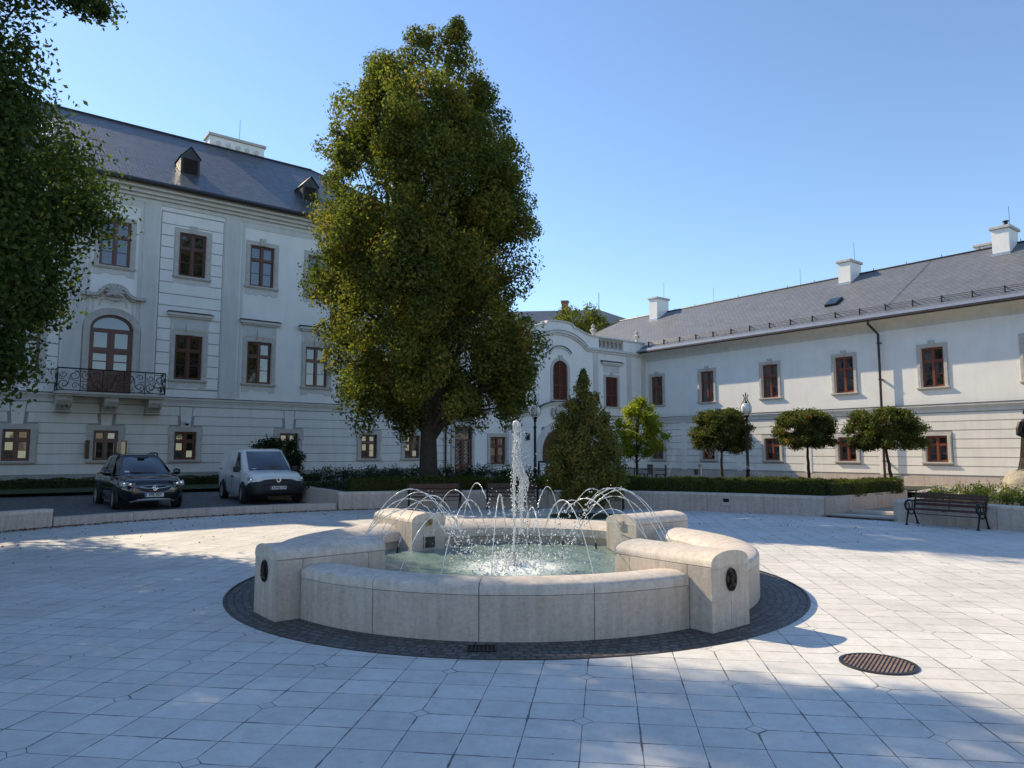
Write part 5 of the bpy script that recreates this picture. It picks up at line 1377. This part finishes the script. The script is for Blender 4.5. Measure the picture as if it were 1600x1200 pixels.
lamp('black street lamp with milky globe standing right of the water jet, by the gate', (.84,26.0,.36)); lamp('black street lamp with milky globe between two clipped trees', (8.41,25.5,.40))
m = thing('sprinkler_post', 'short grey post with a cap behind the hedge, left of the right street lamp', 'post', (7.35,27.9,.42))
MB().lathe([(.05,0),(.05,.72),(.085,.73),(.09,.82),(.04,.86)], 12).build('pole', M['zinc'], m, True)
MB().box(-.24,-.10,-.04,.04,.42,.62).build('box', M['dark_metal'], m)

# ------------------------------------------------------------------ cars
def patch(m, a, b, c, d, nu=6, nv=4, bulge=0, n=None):
    a,b,c,d = map(Vector,(a,b,c,d)); n = n or (b-a).cross(d-a).normalized()
    vv = []
    for j in range(nv+1):
        for i in range(nu+1):
            u, v = i/nu, j/nv
            p = a*(1-u)*(1-v)+b*u*(1-v)+c*u*v+d*(1-u)*v
            vv.append(p+n*bulge*16*u*(1-u)*v*(1-v)/1.0)
    fs = [(j*(nu+1)+i,j*(nu+1)+i+1,(j+1)*(nu+1)+i+1,(j+1)*(nu+1)+i) for j in range(nv) for i in range(nu)]
    return m.add(vv, fs)
def interp(xs, ys, x):
    return float(np.interp(x, xs, ys))
def smooth_tab(tab, n):
    """Catmull-Rom resampling of station rows"""
    T = np.array(tab, float); out = []
    for i in range(len(T)-1):
        p0, p1, p2, p3 = T[max(i-1,0)], T[i], T[i+1], T[min(i+2,len(T)-1)]
        for k in range(n):
            t = k/n; out.append(.5*((2*p1)+(-p0+p2)*t+(2*p0-5*p1+4*p2-p3)*t*t+(-p0+3*p1-3*p2+p3)*t**3))
    out.append(T[-1]); return np.array(out)
def hull(tab, n=4):
    """tab rows: x, z_low, w_low, z_mid, w_mid, z_belt, w_belt, z_top"""
    S = smooth_tab(tab, n); m = MB(); vv = []
    for x, zl, wl, zm, wm, zb, wb_, zt in S:
        half = [(0,zl),(wl,zl),(wl+.02+(wm-wl-.02)*.7,zl+(zm-zl)*.35),(wm,zm),(wm*.995,zm+(zb-zm)*.5),(wb_,zb),(wb_*.93,zb+(zt-zb)*.55),(wb_*.6,zt-(zt-zb)*.08),(0,zt)]
        ring = half + [(-w,z) for w,z in half[-2:0:-1]]
        vv += [(x,w,z) for w,z in ring]
    k = 16; ns = len(S)
    fs = [(i*k+j,i*k+(j+1)%k,(i+1)*k+(j+1)%k,(i+1)*k+j) for i in range(ns-1) for j in range(k)]
    fs += [list(range(k))[::-1],[(ns-1)*k+j for j in range(k)]]
    return m.add(vv, fs)
def wheel(parent, x, y, r, spokes, steer=0):
    s = 1 if y > 0 else -1
    t = link('wheel', None, parent, (x,y,r)); t.rotation_euler = (0,0,steer)
    w = MB().lathe([(r*.66,-.10),(r*.93,-.11),(r,-.07),(r,.07),(r*.93,.11),(r*.66,.10),(r*.66,-.10)], 28, (0,0,0), 'y', cap=False); ty = w.build('tyre', M['rubber'], t, True, 50)
    m = MB(); m.lathe([(r*.67,-.09),(r*.67,.09),(r*.60,.085),(r*.60,-.09),(r*.67,-.09)], 28, (0,0,0), 'y', cap=False); 
    m.lathe([(r*.17,.03),(r*.15,.085),(.01,.09)], 14, (0,0,0), 'y')
    for k in range(spokes):
        a = 2*PI*k/spokes; c, q = math.cos(a), math.sin(a); wd = r*.085 if spokes > 7 else r*.13
        pts = [(r*.12*c-wd*q,r*.12*q+wd*c),(r*.62*c-wd*.9*q,r*.62*q+wd*.9*c),(r*.62*c+wd*.9*q,r*.62*q-wd*.9*c),(r*.12*c+wd*q,r*.12*q-wd*c)]
        m.prism(pts, .055, .08)
    if s < 0: m.v = [(v[0],-v[1],v[2]) for v in m.v]
    m.build('rim', M['rim'], t, True, 40)
    d = MB().lathe([(r*.62,-.02),(r*.62,.02),(.01,.02),(.01,-.02)], 24, (0,0,0), 'y'); d.build('brake_disc', M['dark'], t)
    return t
def plate(parent, x, z, text, tilt=0):
    p = MB().box(x,x+.012,-.26,.26,z-.056,z+.056).build('number_plate', M['plate'], parent, bevel=.004)
    MB().box(x+.011,x+.0145,-.255,-.215,z-.052,z+.052).build('country_band', M['plate_blue'], p)
    cu = bpy.data.curves.new('plate_lettering','FONT'); cu.body = text; cu.size = .105; cu.align_x = 'CENTER'; cu.align_y = 'CENTER'; cu.extrude = .001; cu.offset = .0022; cu.space_character = 1.02
    tmp = bpy.data.objects.new('tmp', cu); C.objects.link(tmp); bpy.context.view_layer.update()
    me = bpy.data.meshes.new_from_object(tmp.evaluated_get(bpy.context.evaluated_depsgraph_get())); bpy.data.objects.remove(tmp)
    xs = [v.co.x for v in me.vertices]; sc = min(1.0,.43/(max(xs)-min(xs)))
    me.transform(Matrix.Translation((x+.0145,.022,z))@Matrix(((0,0,1,0),(1,0,0,0),(0,1,0,0),(0,0,0,1)))@Matrix.Diagonal((sc,1.0,1,1)))
    me.materials.clear(); me.materials.append(M['ink'])
    link('plate_lettering', me, p)
    return p
def headlamp(parent, corners, bulge=.03):
    m = MB(); patch(m, *corners, 8, 5, bulge); h = m.build('headlight', M['lens'], parent, True)
    a,b,c,d = map(Vector,corners)
    q = MB(); nn = (b-a).cross(d-a).normalized()
    for u in (.3,.68): 
        p = a*(1-u)*.5+b*u*.5+c*u*.5+d*(1-u)*.5+nn*(bulge*.8)
        q.lathe([(.002,.012),(.03,.01),(.042,0),(.042,-.01)], 12, (p.x,p.y,p.z), 'x')
    q.build('lamp_reflector', M['chrome'], h, True)
    return h

def mokka():
    t = thing('parked_car', 'blue black compact suv with roof rails parked left of the white van', 'car', (-11.99,22.93,.004), R_(-50), 'cars parked behind the low kerb wall')
    tab = [(-2.13,.42,.55,.72,.70,.98,.66,1.03),(-2.02,.33,.68,.70,.83,1.03,.78,1.08),(-1.70,.27,.76,.68,.885,1.04,.84,1.08),(-1.0,.24,.78,.62,.885,1.03,.855,1.06),(0,.22,.78,.60,.885,.99,.86,1.03),
           (.7,.22,.78,.60,.885,.97,.86,1.04),(1.05,.23,.78,.60,.89,.96,.85,1.06),(1.45,.25,.77,.62,.89,.93,.83,1.03),(1.80,.26,.72,.62,.865,.88,.78,.98),(2.02,.28,.63,.58,.76,.82,.68,.90),(2.12,.33,.50,.52,.64,.74,.58,.80),(2.145,.40,.42,.52,.55,.66,.50,.70)]
    body = hull(tab, 4).build('body', M['black_paint'], t, True, 55)
    # glasshouse: belt loop and roof loop
    gh = MB(); B = [(.95,.70,1.03),(.55,.83,1.03),(-.45,.84,1.05),(-1.35,.82,1.09),(-1.98,.66,1.12)]; T_ = [(.18,.52,1.585),(.0,.59,1.60),(-.55,.605,1.62),(-1.30,.58,1.575),(-1.62,.52,1.53)]
    loopB = B+[(x,-y,z) for x,y,z in B[::-1]]; loopT = T_+[(x,-y,z) for x,y,z in T_[::-1]]; n = len(loopB)
    gh.add(loopB+loopT, [(i,(i+1)%n,n+(i+1)%n,n+i) for i in range(n)])
    crown = [(x*.95-.02,y*.72,z+.045) for x,y,z in T_]; lc = crown+[(x,-y,z) for x,y,z in crown[::-1]]
    gh.add(loopT+lc, [(i,(i+1)%n,n+(i+1)%n,n+i) for i in range(n)]+[list(range(n,2*n))])
    gh.build('roof', M['black_paint'], t, True, 40)
    m = MB(); patch(m, (.955,.66,1.055),(.955,-.66,1.055),(.20,-.49,1.565),(.20,.49,1.565), 10, 6, .045, Vector((.6,0,.8)))
    wsn = m.build('windscreen', M['car_glass'], t, True, 80)
    m = MB(); m.box(.30,.38,-.10,.10,1.52,1.56); m.build('mirror_mount', M['black_plastic'], wsn)
    for sy in (-1,1):
        m = MB(); o_ = .012
        for q in (((.62,.825,1.075),(-.38,.845,1.085),(-.50,.625,1.575),(-.02,.61,1.555)),((-.46,.845,1.09),(-1.20,.83,1.12),(-1.18,.60,1.545),(-.58,.625,1.575)),((-1.27,.825,1.125),(-1.62,.765,1.15),(-1.45,.60,1.47),(-1.25,.60,1.535))):
            patch(m, *[(x,sy*(y+o_),z) for x,y,z in q], 4, 3, 0)
        m.build('side_window', M['car_glass'], t, True)
        MB().tube([(-.02,sy*.545,1.60),(.0,sy*.56,1.66),(-.3,sy*.575,1.69),(-1.0,sy*.57,1.68),(-1.35,sy*.55,1.63),(-1.38,sy*.55,1.58)], .022, 7).build('roof_rail', M['black_plastic'], t, True)
        mm = MB(); mm.lathe([(.02,-.10),(.075,-.09),(.10,0),(.075,.09),(.02,.10)], 12, (.62,sy*1.0,1.10), 'y', .9, 1.05); mm.tube([(.62,sy*.84,1.02),(.62,sy*.95,1.06)], .03, 6); mm.build('wing_mirror', M['black_paint'], t, True, 60)
        dh = MB()
        for x in (-.25,-1.05): dh.tube([(x-.09,sy*.885,.90),(x-.06,sy*.905,.905),(x+.06,sy*.905,.905),(x+.09,sy*.885,.90)], .014, 6)
        dh.build('door_handle', M['chrome'], t, True)
        sk = MB(); sk.box(-.92,.92,sy*.80-.04,sy*.80+.06,.235,.37); sk.build('sill_cladding', M['black_plastic'], t, bevel=.02)
        for x in (-1.28,1.28):
            ar = MB(); pts = [(x+.395*math.cos(a), sy*.888, .345+.395*math.sin(a)) for a in [R_(-15+210*k/20) for k in range(21)]]; ar.tube(pts, .035, 6)
            ar.lathe([(.38,-.01),(.38,.012),(.01,.012),(.01,-.01)], 26, (x,sy*.888,.345), 'y')
            ar.build('wheel_arch', M['black_plastic'], t, True, 60)
            wheel(t, x, sy*.845, .345, 5, R_(-4) if x > 0 else 0)
    headlamp(t, [(1.93,-.885,.72),(2.17,-.52,.70),(2.13,-.50,.81),(1.84,-.885,.87)]); headlamp(t, [(2.17,.52,.70),(1.93,.885,.72),(1.84,.885,.87),(2.13,.50,.81)])
    gr = MB(); pts = [(2.150-.10*(y/.52)**2, y, z) for y,z in [(.46*math.cos(a)*(1.06 if math.sin(a)>0 else .96), .635+(.105*math.sin(a) if math.sin(a) > 0 else .125*math.sin(a))) for a in [2*PI*k/36 for k in range(36)]]]
    gr.add([(2.205-.05*(y/.52)**2,y,z) for x,y,z in pts]+[(2.08-.08*(y/.52)**2,y,z) for x,y,z in pts],[list(range(36))]+[(i,(i+1)%36,36+(i+1)%36,36+i) for i in range(36)])
    g = gr.build('grille', M['black_plastic'], t)
    m = MB(); m.tube([(2.207-.05*(y/.52)**2,y,z) for x,y,z in pts+pts[:1]], .010, 6, False)
    m.tube([(2.18,-.40,.69),(2.205,-.2,.66),(2.212,-.07,.655)], .009, 6); m.tube([(2.18,.40,.69),(2.205,.2,.66),(2.212,.07,.655)], .009, 6); m.build('grille_trim', M['chrome'], g, True)
    m = MB(); m.tube([(2.215,.062*math.cos(2*PI*k/20),.66+.062*math.sin(2*PI*k/20)) for k in range(21)], .009, 6, False); m.tube([(2.217,-.085,.672),(2.217,.02,.672),(2.217,-.02,.648),(2.217,.085,.648)], .009, 5); m.build('emblem', M['chrome'], g, True)
    plate(t, 2.165, .455, "PIR-467")
    m = MB(); patch(m, (2.09,-.44,.285),(2.09,.44,.285),(2.135,.36,.335),(2.135,-.36,.335), 8, 2, .01, Vector((1,0,0))); m.tube([(1.98,-.60,.27),(2.11,-.42,.32),(2.15,0,.335),(2.11,.42,.32),(1.98,.60,.27)], .026, 8); m.build('skid_plate', M['rim'], t, True)
    m = MB(); m.box(2.0,2.125,-.42,.42,.36,.415); m.build('air_intake', M['dark'], t)
    for sy in (-1,1): MB().lathe([(.002,.02),(.04,.018),(.055,0),(.055,-.03)], 14, (2.01,sy*.62,.47), 'x').build('fog_lamp', M['lens'], t, True)
    m = MB()
    for sy in (-1,1): m.tube([(1.0,sy*.05+.25,1.075),(.96,sy*.05-.05,1.085),(.92,sy*.05-.35,1.10)], .010, 5)
    m.build('wiper', M['black_plastic'], t)
    m = MB(); m.tube([(-1.25,0,1.62),(-1.45,0,1.86)], .006, 5); m.build('antenna', M['black_plastic'], t)
    m = MB(); m.box(.88,.90,.40,.56,1.10,1.16) if False else m.quad((.915,-.56,1.10),(.915,-.44,1.10),(.86,-.44,1.145),(.86,-.56,1.145)); m.build('windscreen_sticker', M['plate'], wsn)
mokka()
def caddy():
    t = thing('parked_van', 'white delivery van with black front bumper parked right of the dark car', 'van', (-9.01,25.58,.014), R_(-55.4), 'cars parked behind the low kerb wall')
    tab = [(-2.24,.36,.80,.72,.86,1.05,.85,1.12),(-2.16,.30,.84,.70,.91,1.06,.90,1.12),(-1.3,.25,.84,.66,.925,1.05,.91,1.10),(0,.24,.84,.64,.925,1.03,.91,1.08),(.8,.24,.84,.64,.925,1.02,.90,1.08),
           (1.25,.25,.83,.64,.925,1.0,.88,1.10),(1.65,.26,.80,.62,.915,.98,.85,1.06),(1.95,.27,.74,.60,.87,.94,.80,1.01),(2.14,.29,.66,.56,.78,.88,.72,.94),(2.22,.34,.58,.54,.68,.80,.64,.85),(2.245,.40,.52,.54,.60,.72,.56,.75)]
    hull(tab, 4).build('body', M['white_paint'], t, True, 55)
    gh = MB(); B = [(1.22,.72,1.06),(.75,.885,1.04),(.0,.906,1.04),(-1.2,.908,1.05),(-2.22,.875,1.06)]; T_ = [(.30,.63,1.755),(.05,.725,1.775),(-.5,.755,1.785),(-1.4,.755,1.78),(-2.14,.735,1.765)]
    MidB = [(.745,.685,1.42),(.46,.825,1.42),(-.2,.86,1.43),(-1.3,.862,1.43),(-2.21,.835,1.43)]
    lB = B+[(x,-y,z) for x,y,z in B[::-1]]; lM = MidB+[(x,-y,z) for x,y,z in MidB[::-1]]; lT = T_+[(x,-y,z) for x,y,z in T_[::-1]]; n = len(lB)
    cr = [(x*.94,y*.75,z+.045) for x,y,z in T_]; lC = cr+[(x,-y,z) for x,y,z in cr[::-1]]
    side = lambda a,b: gh.add(a+b,[(i,(i+1)%n,n+(i+1)%n,n+i) for i in range(n)])
    side(lB,lM); side(lM,lT); side(lT,lC); gh.add(lC,[list(range(n))])
    gh.build('cargo_body', M['white_paint'], t, True, 40)
    m = MB(); patch(m, (1.245,.70,1.08),(1.245,-.70,1.08),(.365,-.60,1.73),(.365,.60,1.73), 10, 6, .05, Vector((.6,0,.8)))
    wsn = m.build('windscreen', M['car_glass'], t, True, 80)
    m = MB(); m.quad((1.19,-.58,1.13),(1.19,-.44,1.13),(1.13,-.44,1.17),(1.13,-.58,1.17)); m.build('windscreen_sticker', M['plate'], wsn)
    for sy in (-1,1):
        m = MB(); q = ((.84,.865,1.09),(.10,.905,1.10),(.04,.765,1.70),(.24,.735,1.69)); patch(m, *[(x,sy*(y+.012),z) for x,y,z in q], 4, 3, .035, Vector((0,sy,0.2)).normalized()); m.build('side_window', M['car_glass'], t, True)
        mm = MB(); mm.box(.70,.86,sy*1.0-.10,sy*1.0+.10,1.02,1.22); mm.build('wing_mirror', M['black_plastic'], t, bevel=.045)
        dh = MB()
        for x in (.05,-.22): dh.tube([(x-.08,sy*.92,.86),(x-.05,sy*.945,.865),(x+.05,sy*.945,.865),(x+.08,sy*.92,.86)], .022, 6)
        dh.build('door_handle', M['black_plastic'], t, True)
        rl_ = MB(); rl_.box(-2.12,-1.75,sy*.905-.012,sy*.905+.012,1.085,1.115); rl_.build('door_rail', M['black_plastic'], t)
        gp = MB(); gp.tube([(-.10,sy*.928,.42),(-.12,sy*.93,.80),(-.10,sy*.905,1.05)], .006, 4); gp.tube([(.98,sy*.925,.45),(1.0,sy*.93,.8),(.92,sy*.885,1.04)], .006, 4); gp.tube([(-1.0,sy*.928,.42),(-1.02,sy*.93,.80),(-1.0,sy*.90,1.06)], .006, 4); gp.build('door_gap', M['dark'], t)
        rp = MB(); q = ((-.22,.895,1.18),(-1.15,.897,1.18),(-1.15,.79,1.66),(-.22,.79,1.67)); patch(rp, *[(x,sy*(y+.008),z) for x,y,z in q], 4, 3, .03, Vector((0,sy,.2)).normalized()); rp.build('side_panel', M['white_paint'], t, True)
        for x in (-1.375,1.375):
            ar = MB(); ar.lathe([(.395,-.01),(.395,.012),(.01,.012),(.01,-.01)], 26, (x,sy*.922,.335), 'y'); ar.build('wheel_arch', M['dark'], t, True, 60)
            wheel(t, x, sy*.885, .33, 12, R_(-5) if x > 0 else 0)
    # black front bumper, grille strip and lamps
    tb = [(1.74,.24,.81,.46,.928,.56,.927,.60),(1.95,.255,.76,.46,.905,.68,.90,.74),(2.15,.275,.68,.46,.82,.71,.80,.77),(2.235,.33,.60,.46,.72,.71,.70,.76),(2.265,.39,.54,.48,.64,.68,.62,.72)]
    bu = hull(tb, 4).build('front_bumper', M['black_plastic'], t, True, 55)
    m = MB(); patch(m, (2.262,-.60,.70),(2.262,.60,.70),(2.20,.60,.845),(2.20,-.60,.845), 12, 3, .035, Vector((1,0,0.2))); g = m.build('grille', M['black_plastic'], t, True)
    m = MB(); m.tube([(2.285,.066*math.cos(2*PI*k/20),.79+.066*math.sin(2*PI*k/20)) for k in range(21)], .009, 6, False); m.tube([(2.287,-.045,.835),(2.289,-.022,.745),(2.289,0,.79),(2.289,.022,.745),(2.287,.045,.835)], .008, 5); m.tube([(2.287,-.022,.845),(2.287,0,.80),(2.287,.022,.845)], .008, 5); m.build('emblem', M['chrome'], g, True)
    headlamp(t, [(1.97,-.925,.715),(2.265,-.58,.705),(2.21,-.58,.845),(1.90,-.92,.885)]); headlamp(t, [(2.265,.58,.705),(1.97,.925,.715),(1.90,.92,.885),(2.21,.58,.845)])
    m = MB(); m.box(2.2,2.272,-.50,.50,.60,.635); m.box(2.2,2.268,-.44,.44,.36,.44); m.build('air_intake', M['dark'], bu)
    plate(t, 2.278, .535, "AAHJ-319")
    for sy in (-1,1): MB().lathe([(.002,.03),(.045,.028),(.055,0),(.055,-.05)], 14, (2.165,sy*.70,.44), 'x').build('fog_lamp', M['lens'], t, True)
    m = MB()
    for yy in (.1,-.45): m.tube([(1.25,yy+.35,1.095),(1.22,yy,1.11)], .010, 5)
    m.build('wiper', M['black_plastic'], t)
caddy()

# ------------------------------------------------------------------ statue on its boulder
def blobby(m, subdiv=0): return m
bo = thing('boulder_pedestal', 'rough pale boulder serving as pedestal at the right edge of the picture', 'boulder', (14.64,20.0,.42))
g = np.random.default_rng(77); m = MB(); n1, n2 = 18, 32; vv = []
for i in range(n1+1):
    ph = PI*i/n1
    for j in range(n2):
        a = 2*PI*j/n2; r = 1+.06*math.sin(3*a+2*ph)+.05*math.sin(5*a-3*ph+1)+g.normal()*.03
        z = math.cos(ph); z = max(-.6,min(z,.86)); rr = math.sin(ph)**.75 if 0 < ph < PI else 0
        vv.append((rr*.83*r*math.cos(a), rr*.75*r*math.sin(a), .30+.60*z*(1+.03*math.sin(4*a))))
m.add(vv, [(i*n2+j,i*n2+(j+1)%n2,(i+1)*n2+(j+1)%n2,(i+1)*n2+j) for i in range(n1) for j in range(n2)])
m.build('rock', M['boulder'], bo, True, 50)
stt = thing('statue', 'dark bronze statue of a robed standing figure on the pale boulder', 'statue', (14.50,19.98,1.21), R_(8))
m = MB(); n = 36; vv = []
secs = [(0,.33,.27),(.08,.31,.25),(.35,.26,.21),(.7,.225,.185),(.95,.20,.165),(1.10,.205,.16),(1.25,.225,.165),(1.36,.215,.15),(1.43,.15,.12),(1.47,.075,.075),(1.52,.065,.068)]
for z, rx, ry in secs:
    for j in range(n):
        a = 2*PI*j/n; f = 1+.07*max(0,1-z/1.0)*math.sin(9*a+2*z)+.02*math.sin(4*a)
        vv.append((rx*f*math.cos(a), ry*f*math.sin(a), z))
m.add(vv, [(i*n+j,i*n+(j+1)%n,(i+1)*n+(j+1)%n,(i+1)*n+j) for i in range(len(secs)-1) for j in range(n)]+[list(range(n))[::-1],[(len(secs)-1)*n+j for j in range(n)]])
hd = [(.02,1.475),(.06,1.50),(.078,1.56),(.088,1.62),(.085,1.68),(.06,1.735),(.01,1.755)]
m.lathe(hd, 20, (0,-.012,0), 'z', .92, 1.08); m.lathe([(.005,-.03),(.02,-.02),(.014,.03),(.004,.04)], 8, (0,-.105,1.615)); 
m.tube([(-.215,0,1.34),(-.30,.0,1.17),(-.335,-.02,1.02),(-.25,-.13,.95),(-.13,-.19,.97)], [.075,.075,.07,.055,.045], 12)
m.tube([(.215,0,1.34),(.30,-.02,1.18),(.30,-.08,1.02),(.18,-.19,.98),(.09,-.21,1.0)], [.075,.075,.07,.055,.045], 12)
for sx in (-1,1):
    for k in range(5): m.tube([(sx*.12,-.19+.0,.985),(sx*(.07-.01*k),-.21-.006*k,1.02-.022*k),(sx*(.02),-.215,1.01-.024*k)], [.016,.013,.010], 6)
ob = m.build('robed_figure', M['bronze'], stt, True, 80)
rm = ob.modifiers.new('remesh','REMESH'); rm.mode = 'VOXEL'; rm.voxel_size = .014; rm.use_smooth_shade = True
sm_ = ob.modifiers.new('smooth','SMOOTH'); sm_.iterations = 3; sm_.factor = .5
m = MB(); m.lathe([(.089,1.62),(.094,1.66),(.092,1.70),(.066,1.75),(.012,1.772)], 18, (0,.0,0), 'z', .95, 1.08)
for k in range(14):
    a = R_(150-120*0+k*360/14); m.tube([(.085*math.cos(a),.09*math.sin(a),1.66),(.10*math.cos(a),.105*math.sin(a),1.58)], [.02,.012], 6) if math.sin(a) > -.3 else None
m.build('hair', M['bronze'], stt, True, 60)
m = MB(); m.lathe([(.40,-.03),(.38,.02),(.02,.03)], 24, (0,0,0), 'z', 1, .85); m.build('base', M['bronze'], stt, True)

# ------------------------------------------------------------------ cafe furniture, sign board, sprinklers
def chair(label, p, rz):
    t = thing('cafe_chair', label, 'chair', p, rz, 'dark cafe chairs by the right wing')
    MB().box(-.24,.24,-.24,.24,.42,.46).build('seat', M['bench_wood'], t, bevel=.01)
    m = MB()
    for i in range(5): m.box(-.22+i*.1,-.17+i*.1,.21,.235,.46,.86)
    m.box(-.25,.25,.205,.24,.82,.88); m.build('backrest', M['bench_wood'], t)
    for sx in (-1,1):
        for y in (-.21,.21): MB().box(sx*.21-.02,sx*.21+.02,y-.02,y+.02,0,.44).build('leg', M['black_plastic'], t)
        MB().box(sx*.25-.02,sx*.25+.02,-.22,.22,.62,.65).build('armrest', M['black_plastic'], t)
def table(label, p):
    t = thing('cafe_table', label, 'table', p, 0, 'dark cafe tables by the right wing')
    MB().box(-.45,.45,-.38,.38,.70,.735).build('table_top', M['bench_wood'], t, bevel=.008)
    for sx in (-1,1):
        for sy in (-1,1): MB().box(sx*.38-.025,sx*.38+.025,sy*.31-.025,sy*.31+.025,0,.70).build('leg', M['black_plastic'], t)
table('dark cafe table left of the young yellow green tree trunk', (5.4,33.5,.24)); table('dark cafe table farther left, half hidden by the conical tree', (3.6,34.0,.24))
chair('dark cafe chair right of the tables, rightmost, turned to the left', (6.9,33.2,.24), R_(-95)); chair('dark cafe chair just right of the young tree trunk', (6.35,33.9,.24), R_(-70)); chair('dark cafe chair left of the young tree trunk', (4.55,33.4,.24), R_(80))
sb = thing('sign_board', 'small dark folding sign board with a pale sheet by the gate', 'sign', (1.55,34.2,.24), R_(10))
for s in (-1,1):
    m = MB(); m.add([(-.3,s*.25,0),(.3,s*.25,0),(.3,s*.03,1.05),(-.3,s*.03,1.05),(-.3,s*.25+s*.03,0),(.3,s*.25+s*.03,0),(.3,s*.03+s*.03,1.05),(-.3,s*.03+s*.03,1.05)],[(0,1,2,3),(7,6,5,4),(0,4,5,1),(3,2,6,7),(0,3,7,4),(1,5,6,2)]); m.build('panel', M['black_plastic'], sb)
m = MB(); m.add([(-.24,-.265,.15),(.24,-.265,.15),(.24,-.088,.95),(-.24,-.088,.95)],[(0,1,2,3)]); m.build('sheet', M['plate'], sb)
def sprinkler(label, p, dirs, seed):
    t = thing('lawn_sprinkler', label, 'sprinkler', p, 0, 'lawn sprinklers spraying behind the hedge')
    MB().lathe([(.03,0),(.03,.38),(.045,.39),(.045,.44),(.02,.46)], 10).build('riser', M['black_plastic'], t, True)
    g = random.Random(seed); m = MB()
    for d, spread, n in dirs:
        d = Vector(d)
        for i in range(n):
            u = g.random()**.75; q = Vector((0,0,.46))+d*u+Vector((g.gauss(0,spread),g.gauss(0,spread),g.gauss(0,spread)))*u - Vector((0,0,.25*u*u)); r = g.uniform(.0022,.0055)
            m.add([tuple(q+Vector((r,0,-r))),tuple(q+Vector((-r,r,-r))),tuple(q+Vector((-r,-r,-r))),tuple(q+Vector((0,0,1.6*r)))],[(0,1,2),(0,1,3),(1,2,3),(2,0,3)])
    o = m.build('spray', M['jet'], t); o['kind'] = 'stuff'
sprinkler('lawn sprinkler spraying up beside the young tree, left of the clipped trees', (5.3,24.3,.44), [((.7,.6,2.0),.22,900)], 5)
sprinkler('lawn sprinkler below the street lamp spraying towards the left', (8.75,24.6,.44), [((-2.0,.3,1.1),.16,700)], 6)

# ------------------------------------------------------------------ buildings beyond
bg = thing('background_house', 'distant house with dark hipped roof and brick chimney above the gate', 'building', (0,92,0), R_(-6))
m = MB(); m.box(-16,17,2,14,0,18.0); m.build('wall', M['plaster'], bg)
rr_ = roof('roof', [[(-17,1,17.9),(17.8,1,17.9),(11.5,8,21.6),(-12,8,21.6)],[(17.8,1,17.9),(17.8,15,17.9),(11.5,8,21.6)],[(17.8,15,17.9),(-17,15,17.9),(-12,8,21.6),(11.5,8,21.6)],[(-17,15,17.9),(-17,1,17.9),(-12,8,21.6)]], M['slate'], bg)
m = MB(); m.box(6.3,7.2,6,7,20,22.6); c = m.build('chimney', M['brick'], rr_); MB().box(6.2,7.3,5.9,7.1,22.4,22.6).build('cap', M['brick'], c)
MB().tube([(11.5,8,21.5),(11.5,8,24)], .04, 5).build('mast', M['dark_metal'], rr_)
def house(label, p, rz, w, d, h, rh, seed):
    t = thing('town_house', label, 'building', p, rz, 'houses behind the camera')
    wins = [(-w/2+1.6+i*2.6,-w/2+2.7+i*2.6,z,z+1.7) for i in range(int((w-2.4)/2.6)) for z in (1.4,4.8) if z+2 < h]
    m = MB(); facade(m, -w/2, w/2, -.2, h, wins, 0, .25); m.quad((-w/2,d,-.2),(-w/2,0,-.2),(-w/2,0,h),(-w/2,d,h)); m.quad((w/2,0,-.2),(w/2,d,-.2),(w/2,d,h),(w/2,0,h)); m.quad((w/2,d,-.2),(-w/2,d,-.2),(-w/2,d,h),(w/2,d,h)); m.build('wall', M['lime_cap'], t)
    roof('roof', [[(-w/2-.5,-.5,h),(w/2+.5,-.5,h),(w/2-2,d/2,h+rh),(-w/2+2,d/2,h+rh)],[(w/2+.5,-.5,h),(w/2+.5,d+.5,h),(w/2-2,d/2,h+rh)],[(w/2+.5,d+.5,h),(-w/2-.5,d+.5,h),(-w/2+2,d/2,h+rh),(w/2-2,d/2,h+rh)],[(-w/2-.5,d+.5,h),(-w/2-.5,-.5,h),(-w/2+2,d/2,h+rh)]], M['terracotta'], t)
    m = MB()
    for a,b,c_,e in wins: m.quad((a,.22,c_),(b,.22,c_),(b,.22,e),(a,.22,e))
    m.build('panes', M['glass'], t)
house('pale house with terracotta roof behind the camera, right of the lawn', (38,-22,0), R_(125), 22, 11, 8.0, 5.0, 1)
house('pale house with terracotta roof behind the camera, at the far side of the lawn', (14,-42,0), R_(170), 24, 11, 8.0, 5.0, 2)
